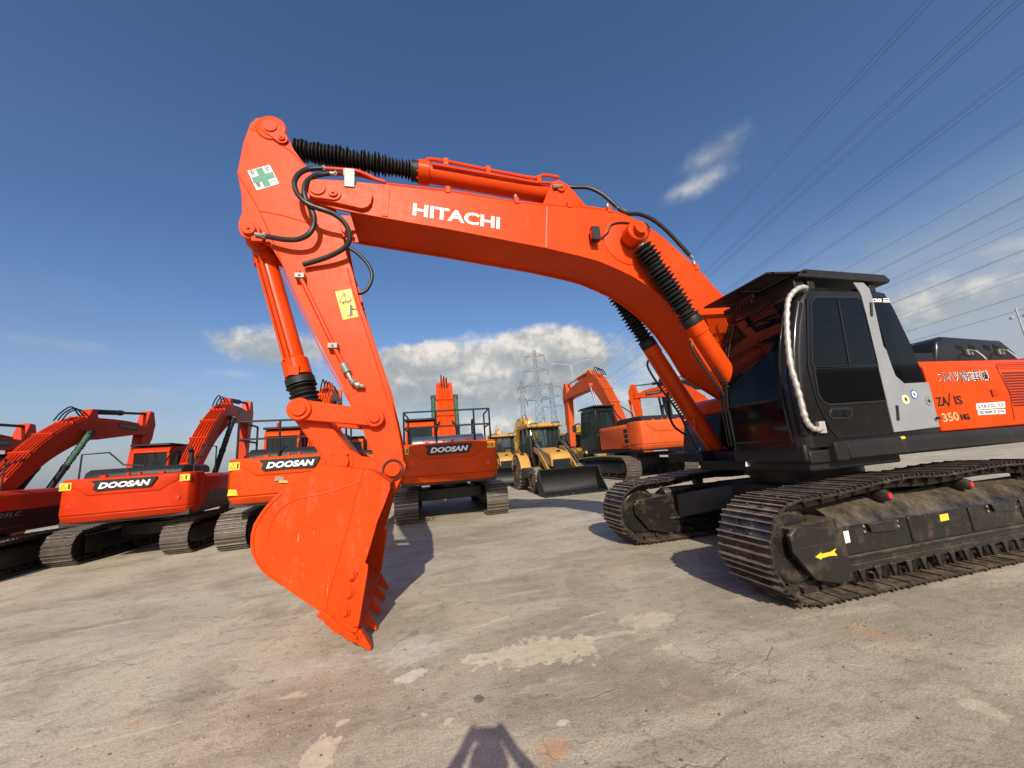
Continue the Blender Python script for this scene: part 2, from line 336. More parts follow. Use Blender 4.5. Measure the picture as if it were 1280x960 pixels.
# stains and cement residue lying at known places of the yard
fx = q.n('ShaderNodeTexNoise', Vector=q.coord(), Scale=3.5, Detail=7, Roughness=.65).outputs[0]; fy = q.n('ShaderNodeTexNoise', Vector=q.coord(), Scale=14, Detail=6, Roughness=.7).outputs[0]
fz = q.n('ShaderNodeTexNoise', Vector=q.coord(), Scale=1.7, Detail=3).outputs[0]
wob = q.math('ADD', q.math('ADD', q.math('MULTIPLY', q.math('SUBTRACT', fx, .5), 5.5), q.math('MULTIPLY', q.math('SUBTRACT', fz, .5), 4.0)), q.math('MULTIPLY', q.math('SUBTRACT', fy, .5), 2.4))
pos = q.n('ShaderNodeSeparateXYZ', Vector=q.coord()).outputs
PALE, WHITE, RUST, DARK = (.60, .52, .37), (.60, .56, .48), (.50, .27, .12), (.12, .10, .085)
for (ax_, ay_), (bx_, by_), w_, col_, op_, sf_ in [((612, 838), (725, 803), .26, PALE, .8, .25), ((573, 827), (603, 821), .07, PALE, .8, .2), ((497, 853), (532, 836), .07, WHITE, .85, .15), ((384, 968), (413, 915), .09, PALE, .85, .12), ((420, 908), (438, 896), .04, PALE, .8, .12),
    ((338, 873), (398, 866), .06, PALE, .7, .3), ((480, 842), (540, 790), .30, WHITE, .6, .9), ((290, 862), (470, 812), .16, WHITE, .5, 1.2), ((660, 945), (720, 928), .13, RUST, .7, .9), ((142, 918), (190, 893), .05, RUST, .6, .7), ((85, 938), (262, 893), .022, PALE, .7, .3),
    ((818, 812), (846, 806), .06, PALE, .8, .2), ((765, 783), (835, 768), .16, PALE, .6, .5), ((590, 786), (642, 768), .02, PALE, .7, .3), ((710, 778), (765, 762), .02, PALE, .8, .3), ((735, 798), (808, 786), .04, PALE, .6, .4), ((525, 898), (534, 888), .04, PALE, .8, .15), ((554, 908), (566, 896), .02, PALE, .7, .2), ((695, 906), (712, 900), .03, WHITE, .9, .2),
    ((592, 876), (604, 870), .035, DARK, .85, .3), ((640, 850), (720, 880), .5, DARK, .25, 1.6), ((440, 915), (560, 865), .25, DARK, .35, 1.6), ((800, 880), (900, 850), .5, RUST, .16, 1.6), ((1070, 800), (1120, 785), .2, RUST, .4, 1.2), ((640, 700), (700, 690), .4, RUST, .22, 1.4), ((40, 800), (200, 770), .03, PALE, .6, .4), ((300, 780), (340, 768), .03, DARK, .6, .5), ((225, 880), (250, 868), .06, DARK, .5, .9), ((1180, 868), (1280, 905), .08, PALE, .5, .4), ((0, 832), (60, 822), .06, DARK, .4, .8), ((220, 700), (330, 690), .5, PALE, .3, 1.5)]:
    a_, b_ = at(ax_, ay_, 2, 0), at(bx_, by_, 2, 0); d_ = (b_-a_); L_ = d_.length/2; d_.normalize(); c_ = (a_+b_)/2
    u_ = q.math('ADD', q.math('MULTIPLY', q.math('SUBTRACT', pos[0], c_.x), d_.x/L_), q.math('MULTIPLY', q.math('SUBTRACT', pos[1], c_.y), d_.y/L_))
    v_ = q.math('ADD', q.math('MULTIPLY', q.math('SUBTRACT', pos[0], c_.x), -d_.y/w_), q.math('MULTIPLY', q.math('SUBTRACT', pos[1], c_.y), d_.x/w_))
    e_ = q.math('ADD', q.math('SUBTRACT', 1.0, q.math('SQRT', q.math('ADD', q.math('MULTIPLY', u_, u_), q.math('MULTIPLY', v_, v_)))), q.math('MULTIPLY', wob, .45))
    f_ = q.n('ShaderNodeMapRange', _interpolation_type='SMOOTHSTEP', Value=e_, i1=0.0, i2=sf_).outputs[0]
    c = q.mix(q.math('MULTIPLY', f_, q.math('MULTIPLY', q.math('ADD', q.math('MULTIPLY', fy, 1.9), -.05), op_), clamp=True), c, col_)
# cracks: hairlines along cell edges
vr = q.n('ShaderNodeTexVoronoi', _feature='DISTANCE_TO_EDGE', Vector=q.n('ShaderNodeMapping', Vector=q.n('ShaderNodeVectorMath', _operation='ADD', i0=q.coord(), i1=q.n('ShaderNodeTexNoise', Vector=q.coord(), Scale=1.6, Detail=5).outputs[1]).outputs[0], Rotation=(0, 0, .5), Scale=(.16, .5, 1)).outputs[0], Scale=1.0).outputs[0]
crk = q.math('MULTIPLY', q.ramp(vr, [(.002, 1), (.007, 0)]), q.ramp(mid, [(.42, 0), (.55, 1)]))
c = q.mix(q.math('MULTIPLY', crk, .28), c, (.10, .085, .07))
h = q.math('ADD', q.math('MULTIPLY', fine, .8), q.math('MULTIPLY', grit, .35)); h = q.math('ADD', h, q.math('MULTIPLY', patch, .25)); h = q.math('SUBTRACT', h, q.math('MULTIPLY', crk, .3)); h = q.math('ADD', h, q.math('MULTIPLY', strk2, .5))
q.bump(h, .55, .018)
M['concrete'] = q.set(Base_Color=c, Roughness=q.math('ADD', q.math('MULTIPLY', mid, .3), .62))
g = MB(); g.add([(-3000, -3000, 0), (3000, -3000, 0), (3000, 3000, 0), (-3000, 3000, 0)], [(0, 1, 2, 3)])
tag(g.build('ground', M['concrete'], smooth=0), 'pale worn concrete yard with dust streaks and stains', 'ground', kind='structure')
# loose grit and small stones
g = MB(); rr = random.Random(3)
def stone(x, y, s):
    V = []; n = 6
    for zz_, k in ((0, 1.0), (.55, .85), (.9, .4)):
        for i in range(n):
            a = 2*math.pi*i/n+rr.random()*.5; rad = s*k*(.7+.5*rr.random()); V.append((x+math.cos(a)*rad, y+math.sin(a)*rad*.8, -.001+s*zz_*.8))
    F = [tuple(range(12, 18))]+[(j*n+i, j*n+(i+1) % n, (j+1)*n+(i+1) % n, (j+1)*n+i) for j in range(2) for i in range(n)]
    g.mat(rr.choice((0, 0, 1, 2))); g.add(V, F)
centers = [(at(510, 850, 2, 0), .25, 160), (at(370, 890, 2, 0), .35, 200), (at(1090, 790, 2, 0), .35, 260), (at(760, 900, 2, 0), .5, 110), (at(1180, 850, 2, 0), .9, 160), (at(650, 740, 2, 0), 1.4, 140), (at(150, 880, 2, 0), .5, 120), (at(700, 830, 2, 0), 1.4, 200)]
for p, sd, k in centers:
    for i in range(k): stone(rr.gauss(p.x, sd), rr.gauss(p.y, sd), rr.choice((.002, .003, .003, .004, .004, .006, .010)))
for i in range(700): stone(5.3+rr.gauss(0, 3.2), rr.uniform(-5, 3.8), rr.choice((.003, .003, .004, .005, .009)))
M['stone1'] = plain('pale_grit', (.27, .24, .19), .85); M['stone2'] = plain('dark_grit', (.09, .08, .07), .8); M['stone3'] = plain('brown_grit', (.28, .19, .12), .8)
tag(g.build('grit', [M['stone1'], M['stone2'], M['stone3']], smooth=0), 'loose grit and small stones scattered over the concrete', 'grit', kind='stuff')
# ------------------------------------------------------------------ crawler track shared by all excavators
def track_path(xf, xr, Rf, Rr, top, z0=.0):
    """outer outline of the belt, clockwise seen from +y: bottom rearwards->front, idler arc, top, sprocket arc"""
    P = []
    for i in range(30): P.append((xr+(xf-xr)*i/30, z0))
    for i in range(24): a = -90+180*i/24; P.append((xf+Rf*math.cos(R(a)), z0+Rf+Rf*math.sin(R(a))))
    tp = [(xf, z0+2*Rf)]+top+[(xr, z0+2*Rr)]
    P += [tuple(v) for v in catmull(tp, 8)][:-1]
    for i in range(24): a = 90+180*i/24; P.append((xr+Rr*math.cos(R(a)), z0+Rr+Rr*math.sin(R(a))))
    return P
def resample(P, pitch):
    P = [Vector(p) for p in P]+[Vector(P[0])]; L = [0]
    for a, b in zip(P, P[1:]): L.append(L[-1]+(b-a).length)
    n = round(L[-1]/pitch); st = L[-1]/n; out = []; j = 0
    for i in range(n):
        d = (i+.5)*st
        while L[j+1] < d: j += 1
        t = (d-L[j])/(L[j+1]-L[j]); out.append((P[j].lerp(P[j+1], t), (P[j+1]-P[j]).normalized()))
    return out, st
def belt(mb, path, y0, y1, pitch, grs=.032, pl=.016, detail=True):
    pts, st = resample(path, pitch); yc = (y0+y1)/2
    for k, (p, t) in enumerate(pts):
        T = Matrix(((t.x, 0, t.y, p.x), (0, 1, 0, 0), (t.y, 0, -t.x, p.y), (0, 0, 0, 1)))   # x along belt, z outward
        jit = (random.random()-.5)*.004
        mb.mat(0).box(-st*.47, st*.47, y0, y1, -grs-pl, -grs, T)
        # hooked rear edge of the shoe, overlapping its neighbour
        mb.box(-st*.52, -st*.44, y0, y1, -grs-pl-.012, -grs-pl+.004, T)
        for gx, gh in ((-st*.40, grs), (-st*.03, grs*.72), (st*.33, grs*.72)) if detail else ((-st*.35, grs), (st*.1, grs*.7)):
            w1 = .013; w2 = .007
            A = [(gx-w1, y0, -grs), (gx+w1, y0, -grs), (gx+w2, y0+.004, -grs+gh+jit), (gx-w2, y0+.004, -grs+gh+jit)]
            B = [(a, y1-(b-y0), c) for a, b, c in A]
            V = [T @ Vector(v) for v in A+B]
            mb.mat(0).add(V, [(3, 2, 1, 0), (4, 5, 6, 7), (0, 1, 5, 4), (1, 2, 6, 5), (3, 0, 4, 7)]); mb.mat(1).add(V, [(2, 3, 7, 6)])
        mb.mat(0)
        for sy in (-1, 1):
            mb.box(-st*.5, st*.36, yc+sy*.085-.022, yc+sy*.085+.022, -grs-pl-.105, -grs-pl, T)
            if detail:
                for gx in (-.055, .05): mb.lathe(T @ Vector((gx, yc+sy*.085, -grs-.002)), T @ Vector((gx, yc+sy*.085, -grs+.014)), [(0, .015), (1, .014)], 6)
        c0 = T @ Vector((st*.43, yc-.15, -grs-pl-.055)); c1 = T @ Vector((st*.43, yc+.15, -grs-pl-.055)); mb.cyl(c0, c1, .028, n=8)
    mb.mat(0)
def bellows(mb, p0, p1, r0, r1, n, seg=18, jit=.12, taper=0):
    prof = []
    for i in range(n):
        k = 1+(random.random()-.5)*jit; s = 1-taper*i/n
        o = (random.random()-.5)*.35; prof += [(i/n+max(0, o*.3)/n, r0*s), ((i+.45+o)/n, r1*k*s), ((i+.55+o)/n, r1*k*s)]
    prof.append((1, r0)); mb.lathe(p0, p1, prof, seg)
def pin(mb, x, z, ya, yb, r, n=24): mb.cyl((x, ya, z), (x, yb, z), r, n=n)

# ================================================================== MAIN EXCAVATOR
ex = empty('excavator', (0, 0, 0), label='large orange excavator in front with black and silver cab, its bucket resting on the ground', cat='excavator')
# ---- undercarriage
for sgn in (1, -1):
    ya, yb = (.995, 1.595) if sgn > 0 else (-1.595, -.995)
    P = track_path(1.97, -1.93, .47, .49, [(1.45, .965), (.95, 1.012), (.49, 1.03), (.0, 1.01), (-.79, 1.035), (-1.4, 1.02)])
    m = MB(); belt(m, P, ya, yb, .216)
    m.build('crawler_track', [M['track'], M['track_pol']], ex, smooth=0)
    yc = (ya+yb)/2; s = sgn; yo = yc+s*.205; yi = yc-s*.19
    # track frame: hull with sloping shoulders
    m = MB()
    sec = [(yi, .24), (yo, .24), (yo, .60), (yo-s*.10, .72), (yc-s*.05, .80), (yi+s*.03, .76), (yi, .66)]
    m.prism(sec, -1.75, 1.50, 'x')
    m.box(-1.80, 1.47, min(yo, yo+s*.035), max(yo, yo+s*.035), .315, .345)          # flange rail
    m.box(-1.75, 1.5, min(yi, yi-s*.03), max(yi, yi-s*.03), .30, .34)
    for x in (-1.2, -.35, .55): m.box(x, x+.03, min(yo, yo+s*.018), max(yo, yo+s*.018), .36, .60)
    fr = m.build('track_frame', M['frame'], ex, bevel=.012)
    # pressed step covers on the frame side
    for x in (.78, -1.02):
        m = MB(); m.prism([(x, .50), (x+.34, .52), (x+.36, .60), (x-.02, .60)], yo+s*.004, yo+s*.034)
        for bx in (x-.05, x+.40):
            for bz in (.53, .58): m.mat(1).cyl((bx, yo, bz), (bx, yo+s*.016, bz), .013, n=8)
        m.build('step_plate', [M['frame'], M['zinc']], fr, bevel=.004)
    # lower roller guards
    m = MB()
    m.box(-1.6, 1.45, yo-.012, yo+.012, .20, .26)
    for i in range(15):
        x = -1.52+i*.205
        m.prism([(x-.035, .215), (x+.035, .215), (x+.012, .10), (x-.012, .10)], min(yo, yo+s*.03), max(yo, yo+s*.03))
    m.build('roller_guard', M['frame'], fr, bevel=.005)
    # front idler cap box with tension-grease hole
    m = MB()
    cap = [(1.47, .145), (1.60, .125), (1.90, .20), (2.10, .46), (2.10, .60), (2.0, .665), (1.47, .60)]
    m.prism(cap, yo-.01, yo+.03); m.prism(cap, yi-.03, yi+.01)
    m.prism([(1.60, .13), (1.86, .20), (2.05, .44), (2.06, .655), (1.49, .69), (1.49, .20)], min(yi, yo), max(yi, yo))
    m.box(1.50, 2.05, yo+s*.028-.004, yo+s*.028+.004, .475, .487)
    m.build('idler_guard', M['frame'], ex, bevel=.018)
    m = MB()
    m.lathe((1.97, yc-.13, .47), (1.97, yc+.13, .47), [(0, .05), (0, .30), (.1, .335), (.25, .345), (.3, .375), (.7, .375), (.75, .345), (.9, .335), (1, .30), (1, .05)], 40)
    m.build('idler', M['frame'], ex)
    m = MB()
    n = 22; pr_ = []
    for i in range(n*4):
        a = 2*math.pi*i/(n*4); r_ = .40 if i % 4 in (0, 1) else .345; pr_.append((-1.93+r_*math.cos(a), .49+r_*math.sin(a)))
    m.prism(pr_, yc-.03, yc+.03); m.cyl((-1.93, yc-.12, .49), (-1.93, yc+s*.22, .49), .23); m.cyl((-1.93, yc, .49), (-1.93, yc+s*.26, .49), .13)
    m.build('sprocket', M['frame'], ex, bevel=.004)
    for i in range(8):
        x = 1.35-i*.385; m = MB()
        m.lathe((x, yc-.17, .185), (x, yc+.17, .185), [(0, .05), (.02, .10), (.2, .10), (.22, .085), (.78, .085), (.8, .10), (.98, .10), (1, .05)], 18)
        m.build('track_roller', M['frame'], ex)
    for x in (.66, -.58):
        m = MB(); m.cyl((x, yc-.12, .845), (x, yc+s*.02, .845), .075, n=18); m.lathe((x, yc, .815), (x, yc+s*.16, .815), [(0, .05), (.3, .06), (.8, .062), (1, .045)], 18)
        m.prism([(x-.10, .62), (x+.10, .62), (x+.05, .80), (x-.05, .80)], yc-.03, yc+.03)
        cr = m.build('carrier_roller', M['dark'], ex)
        m = MB(); m.cyl((x, yc+s*.155, .815), (x, yc+s*.172, .815), .030, n=16); m.build('roller_cap', M['redlamp'], cr)
# arrow and stickers on the near frame
def flat(name, P, y, mat, parent, th=.003, xf=None):
    m = MB(xf); m.prism(P, y, y+th); return m.build(name, mat, parent, smooth=0)
yo = 1.5
A = [xz(x, y, 1.53) for x, y in zz([(400, 425), (425, 405), (425, 412), (465, 403), (488, 388), (480, 403), (493, 418), (462, 420), (425, 430), (427, 436)], 900, 570, 3.368)]
flat('direction_arrow', A, 1.531, M['sticker_y'], ex)
flat('grease_sticker', [xz(x, y, 1.5) for x, y in zz([(517, 318), (538, 314), (548, 362), (527, 368)], 900, 570, 3.368)], 1.501, M['white'], ex)
flat('warning_sticker', [xz(x, y, 1.5) for x, y in zz([(922, 248), (957, 241), (963, 268), (928, 276)], 900, 570, 3.368)], 1.501, M['sticker_y'], ex)
# car body between the tracks, slewing ring
m = MB(); m.box(-.75, .75, -.85, .85, .52, .86)
for sx in (1, -1):
    for sy in (1, -1):
        m.hexa([(sx*.35, sy*.5, .50), (sx*.75, sy*.5, .50), (sx*.75, sy*.5, .84), (sx*.35, sy*.5, .84)], [(sx*.85, sy*1.15, .30), (sx*1.35, sy*1.15, .30), (sx*1.35, sy*1.15, .68), (sx*.85, sy*1.15, .68)])
m.build('car_body', M['dark'], ex, bevel=.02)
m = MB(); m.lathe((0, 0, .84), (0, 0, 1.20), [(0, .62), (.3, .62), (.32, .70), (.8, .70), (.82, .66), (1, .66)], 48); m.build('slewing_ring', M['dark'], ex)
# ---- upper structure
m = MB()
m.box(-3.0, 1.15, -1.40, 1.30, 1.19, 1.34)                     # platform
m.box(.95, 1.50, .42, 1.40, 1.20, 1.33); m.box(.3, 1.35, -.42, -.34, 1.16, 1.36); m.box(.3, 1.35, .34, .42, 1.16, 1.36)
m.box(-.4, 1.35, -.40, .40, 1.10, 1.22)
m.build('platform', M['black_matt'], ex, bevel=.015)
m = MB()
sk = [(1.30, 1.205), (1.495, 1.225), (1.495, 1.36), (1.45, 1.405), (1.30, 1.405)]
m.prism(sk, -3.05, 1.10, 'x'); m.prism([(1.10, 1.30), (1.26, 1.30), (1.24, 1.47), (1.10, 1.49)], 1.21, 1.40, 'z')
m.build('side_skirt', M['graphite'], ex, bevel=.012)
MB().prism([(-a, b) for a, b in sk], -3.05, .4, 'x').build('side_skirt', M['graphite'], ex, bevel=.012)
flat('caution_sticker', [xz(x, y, 1.497) for x, y in ((1125, 546), (1130, 545), (1132, 548), (1127, 549))], 1.497, M['sticker_y'], ex)
m = MB()   # house panels behind the cab
hs = [(.45, 1.41), (1.45, 1.41), (1.45, 2.16), (1.38, 2.25), (.45, 2.27)]
front = -.40
m.prism(hs, -3.0, front, 'x')
m.build('side_panel', M['orange'], ex, bevel=.02)
m = MB(); m.prism([(-a, b) for a, b in hs], -3.0, .0, 'x'); m.box(-3.0, -.1, -.45, .45, 1.34, 2.2); m.build('engine_bay', M['orange'], ex, bevel=.02)
m = MB(); m.prism([(.0, 1.9), (.55, 1.9), (.62, 1.98), (.62, 2.12), (.5, 2.2), (.0, 2.26)], -1.40, -.5); m.build('fuel_tank', M['orange'], ex, bevel=.03)
m = MB(); pl_ = [(-2.95, -1.45), (-2.95, 1.45), (-3.35, 1.40), (-3.62, 1.0), (-3.72, .4), (-3.72, -.4), (-3.62, -1.0), (-3.35, -1.40)]
m.prism(pl_, 1.20, 2.32, 'z'); m.build('counterweight', M['orange'], ex, bevel=.05)
# door gap, vents on the left flank
def line_y(name, P, y, w, mat, parent, th=.004, xf=None):
    m = MB(xf)
    for a, b in zip(P, P[1:]):
        a, b = Vector((a[0], y, a[1])), Vector((b[0], y, b[1])); d = (b-a).normalized(); nn_ = Vector((-d.z, 0, d.x))*w/2
        m.hexa([a-nn_-d*w*.3, b-nn_+d*w*.3, b+nn_+d*w*.3, a+nn_-d*w*.3], [v+Vector((0, th, 0)) for v in (a-nn_-d*w*.3, b-nn_+d*w*.3, b+nn_+d*w*.3, a+nn_-d*w*.3)])
    return m.build(name, mat, parent, smooth=0)
line_y('panel_gap', [xz(1245, 458, 1.45), xz(1262, 492, 1.45), xz(1268, 525, 1.45)], 1.4505, .012, M['blackink'], ex, .002)
m = MB()
for i in range(13):
    z = 2.06-i*.034; x0 = -1.72+.0*i; m.box(-2.75, x0-i*.002, 1.4505, 1.4525, z-.012, z+.008)
for i in range(4):
    for j in range(26): x = -1.66-j*.042-(i % 2)*.021; z = 2.19-i*.024; m.box(x-.008, x+.008, 1.4505, 1.4525, z-.006, z+.006)
m.build('air_louvre', M['louvre'], ex, smooth=0)
m = MB()
for j in range(36): x = -1.45-j*.03; m.box(x-.007, x+.007, 1.22, 1.36, 2.253, 2.262)
m.build('roof_grille', M['louvre'], ex, smooth=0)
# latch
flat('door_latch', [xz(x, y, 1.452) for x, y in zz([(825, 505), (925, 495), (935, 590), (860, 598)], 1160, 440, 10.67)], 1.451, M['red'], ex, .004)
line_y('latch_gap', [xz(x, y, 1.452) for x, y in zz([(830, 505), (862, 595)], 1160, 440, 10.67)], 1.456, .018, M['blackink'], ex, .002)  # dark line along one edge of the latch
# lettering on the panel
def let(name, txt, mat, pxa, pxb, hpx, y, bold=.02, shear=0, parent=ex, ext=.002):
    a = at(*pxa, 1, y); b = at(*pxb, 1, y); c = at(pxa[0], pxa[1]-hpx, 1, y); h = (c-a).length
    return lettering(name, txt, mat, parent, a, b, h, (0, 1, 0), bold, shear, ext)
Zt = lambda x, y: (1160+x/10.67, 440+y/10.67)
for nm, mt, bd, e in (('company_lettering_outline', M['white'], .028, .0015), ('company_lettering', M['blackink'], -.004, .004)):
    let(nm, 'フルハツ', mt, Zt(155, 412), Zt(437, 395), 12.2, 1.452, bd, ext=e); let(nm, '商事㈱', mt, Zt(455, 400), Zt(835, 385), 13, 1.452, bd, ext=e)
let('model_lettering', 'ZA', M['blackink'], Zt(130, 725), Zt(280, 708), 10.5, 1.452, .02)
let('model_lettering', '/', M['blackink'], Zt(272, 728), Zt(345, 720), 15, 1.452, .02, .5)
let('model_lettering', 'IS', M['blackink'], Zt(370, 703), Zt(470, 695), 10.3, 1.452, .02)
let('number_lettering', '350', M['gold'], Zt(205, 940), Zt(425, 912), 10.5, 1.452, .025)
let('number_lettering', 'HG', M['blackink'], Zt(448, 912), Zt(562, 900), 7.2, 1.452, .05)
for (a, b, c_, d), tx in (((640, 1030, 690, 660), 'コベルトロニクス'), ((660, 1035, 780, 758), 'TEL 0439-27-2716')):
    hh = 80 if c_ == 690 else 62
    P_ = [xz(*Zt(x, y), 1.452) for x, y in ((a, c_), (b-8, d), (b, d+hh), (a+8, c_+hh))]
    pb = flat('address_label', P_, 1.4512, M['white'], ex, .002)
    let('address_lettering', tx, M['blackink'], Zt(a+22, c_+hh-14), Zt(b-18, d+hh-14), 4.6 if hh == 80 else 3.2, 1.4535, .012, parent=ex)
# black covers on the engine hood
m = MB()
m.prism([(-1.28, 2.26), (-3.05, 2.26), (-2.95, 2.42), (-2.72, 2.60), (-1.55, 2.66), (-1.40, 2.60)], .25, 1.12); m.build('engine_hood', M['black'], ex, bevel=.04)
m = MB()
for x in (-1.75, -2.0, -2.3, -2.5):
    for k in range(4): m.box(x-k*.035-.012, x-k*.035+.006, 1.121, 1.124, 2.47-.01*k, 2.54-.01*k)
m.build('hood_vent', M['blackink'], ex, smooth=0)
m = MB()
for x in (-1.93, -2.58):
    m.tube([(x, 1.13, 2.45), (x, 1.20, 2.42), (x-.02, 1.24, 2.33), (x-.02, 1.26, 2.27)], .017, 8); m.box(x-.06, x+.05, 1.12, 1.15, 2.38, 2.46)
m.build('hood_latch', M['zinc'], ex, bevel=.004)
m = MB(); m.cyl((-.95, .95, 2.2), (-.95, .95, 2.50), .06); m.box(-1.2, -.6, .5, 1.15, 2.26, 2.42); m.lathe((-.95, .95, 2.52), (-.95, .95, 2.60), [(0, .14), (.5, .15), (1, .05)], 24); m.build('air_intake', M['black'], ex, bevel=.01)
# right-hand storage box with grab rail
m = MB(); m.prism([(.85, 1.22), (-.2, 1.22), (-.2, 1.92), (.62, 1.94), (.70, 1.88)], -1.43, -.55); sb = m.build('storage_box', M['blackink'] if 0 else M['black'], ex, bevel=.03)
a = at(858, 559, 0, .79); b = at(867, 558, 0, .79)
lettering('maker_mark', 'H', M['white'], sb, (.80, -.98, 1.40), (.80, -1.06, 1.40), .07, (.98, 0, .2), .04, ext=.012)
m = MB(); rail = [at(838, 447+30, 1, -1.2), at(835, 490, 1, -1.2), at(836, 515, 1, -1.2), at(842, 532, 1, -1.2), at(853, 541, 1, -1.2), at(858, 544, 1, -1.15)]
m.tube(catmull(rail, 5), .02, 8); m.build('grab_rail', M['black_matt'], ex)

# ---- cab
def xf_(z):   # front of the cab at height z
    return 1.54 if z < 1.95 else 1.54-(z-1.95)*.12-(z-1.95)**2*.19
def xr_(z): return -.41+max(0, (z-1.47))*.15 if z < 2.9 else -.195+(z-2.9)**2*1.2
m = MB(); ring = []
Zs = [1.36, 1.45, 1.7, 1.95, 2.2, 2.45, 2.7, 2.9, 3.02, 3.09, 3.14, 3.165]
for z in Zs:
    k = 0 if z < 3.09 else (z-3.09)*.9
    f_, r_, y0, y1 = xf_(z)-k*1.3, xr_(z)+k, .46+k*.6, 1.43-k
    pts = []
    for cx_, cy_, a0, rad in ((r_, y0, 180, .06), (f_, y0, 270, .08), (f_, y1, 0, .17), (r_, y1, 90, .03)):
        sx, sy = (1 if cx_ == f_ else -1), (1 if cy_ == y1 else -1)
        for i in range(6):
            a = R(a0+i*18); pts.append((cx_-sx*rad+rad*math.cos(a), cy_-sy*rad+rad*math.sin(a), z))
    ring.append(pts)
n = len(ring[0]); V = [p for rg in ring for p in rg]
F = [(k*n+i, k*n+(i+1) % n, (k+1)*n+(i+1) % n, (k+1)*n+i) for k in range(len(Zs)-1) for i in range(n)]+[tuple(range(n))[::-1], tuple(range((len(Zs)-1)*n, len(Zs)*n))]
m.add(V, F); cabo = m.build('cab', M['black'], ex, smooth=40)
Zc = lambda pts: [xz(860+x/4, 320+y/4, 1.432) for x, y in pts]
def rounded(P, n=5): return [tuple(v) for v in P]
# door skin, windows, pillar, rear quarter
door = Zc([(592, 215), (610, 192), (650, 184), (848, 182), (862, 200), (1018, 882), (745, 908), (700, 850), (640, 720), (598, 560)])
dr = MB().prism(door, 1.425, 1.440).build('door', M['black'], ex, bevel=.006)
wu = Zc([(612, 240), (622, 222), (640, 212), (835, 214), (856, 226), (880, 300), (940, 535), (935, 543), (625, 556), (618, 545)])
wl = Zc([(628, 572), (640, 566), (948, 556), (960, 562), (992, 715), (980, 722), (700, 740), (668, 725), (648, 690)])
for nm, P_ in (('door_window', wu), ('door_window', wl)):
    g_ = MB().prism(P_, 1.441, 1.444).build(nm, M['glass_dark'], dr)
m = MB()
def seal(P, y, w, h): 
    Q = offset_poly(P, -w); n_ = len(P)
    V = [(p[0], y, p[1]) for p in P]+[(p[0], y, p[1]) for p in Q]+[(p[0], y+h, p[1]) for p in P]+[(p[0], y+h, p[1]) for p in Q]
    F = []
    for i in range(n_):
        j = (i+1) % n_; F += [(i, j, n_+j, n_+i), (2*n_+i, 3*n_+i, 3*n_+j, 2*n_+j), (i, 2*n_+i, 2*n_+j, j), (n_+i, n_+j, 3*n_+j, 3*n_+i)]
    m.add([Vector(v) for v in V], F)
seal(wu, 1.4395, .018, .010); seal(wl, 1.4395, .018, .010)
a_, b_ = Zc([(742, 218), (800, 545)]); dd = .008
m.prism([(a_[0]-dd, a_[1]), (a_[0]+dd, a_[1]), (b_[0]+dd, b_[1]), (b_[0]-dd, b_[1])], 1.4445, 1.452)
m.build('window_seal', M['rubber'], dr)
line_y('door_gap', door+[door[0]], 1.436, .012, M['blackink'], dr, .0052)
m = MB(); hp = Zc([(700, 800), (700, 770), (712, 760), (800, 757), (818, 770), (816, 800), (800, 814), (715, 818)]); m.mat(1).prism(hp, 1.441, 1.447); m.mat(0).prism(offset_poly(hp, .02), 1.4461, 1.452); p = Zc([(785, 785)])[0]; m.mat(0).box(p[0]-.03, p[0]+.05, 1.452, 1.466, p[1]-.035, p[1]+.035)
m.build('door_handle', [M['black'], M['rubber']], dr, bevel=.004)
pilr = Zc([(820, 136), (868, 136), (898, 165), (915, 215), (1062, 878), (1022, 882), (862, 205), (848, 178)])
m = MB().prism(pilr, 1.434, 1.452); pi = m.build('silver_pillar', M['silver'], ex, bevel=.006)
for pz in ((905, 275), (1035, 790)):
    m = MB(); c_ = Zc([pz])[0]; m.cyl((c_[0]+.02, 1.455, c_[1]-.07), (c_[0]-.02, 1.455, c_[1]+.09), .016, n=10); m.build('door_hinge', M['graphite'], pi)
qp = Zc([(985, 470), (1010, 545), (1032, 600), (1075, 638), (1196, 632), (1252, 855), (1062, 878), (960, 440)])
MB().prism(qp, 1.428, 1.446).build('rear_quarter_panel', M['silver'], ex, bevel=.004)
rw = Zc([(912, 215), (960, 205), (995, 215), (1025, 262), (1110, 440), (1186, 628), (1078, 634), (1040, 600), (1014, 545)])
rwo = MB().prism(rw, 1.431, 1.436).build('rear_quarter_window', M['glass_black'], ex)
m = MB(); m.prism(Zc([(925, 240), (985, 240), (1015, 400), (1075, 625), (1045, 610), (1020, 570)]), 1.4365, 1.4375); m.build('pillar_glass', M['glass_dark'], rwo)
for (cx_, cy_), r_, mt in (((1080, 718), .052, M['white']), ((1122, 693), .052, M['blue']), ((1195, 726), .056, M['zinc'])):
    p = Zc([(cx_, cy_)])[0]; m = MB(); m.cyl((p[0], 1.446, p[1]), (p[0], 1.449, p[1]), r_, n=28); m.mat(1).cyl((p[0], 1.449, p[1]), (p[0], 1.4505, p[1]), r_*.72, n=24); m.mat(2).prism([(p[0]-r_*.45, p[1]-r_*.2), (p[0]+r_*.1, p[1]-r_*.4), (p[0]+r_*.45, p[1]+r_*.15), (p[0], p[1]+r_*.42)], 1.4506, 1.452)
    m.build('round_sticker', [mt, {0: M['sticker_y']}.get(0) if mt is M['white'] else (M['white'] if mt is M['blue'] else M['silver']), M['blackink'] if mt is not M['blue'] else M['blue']], ex, smooth=0)
p = Zc([(1232, 812)])[0]; MB().cyl((p[0]+.03, 1.47, p[1]), (p[0]+.0, 1.48, p[1]), .016, n=10).build('rubber_stop', M['rubber'], ex)
m = MB(); 
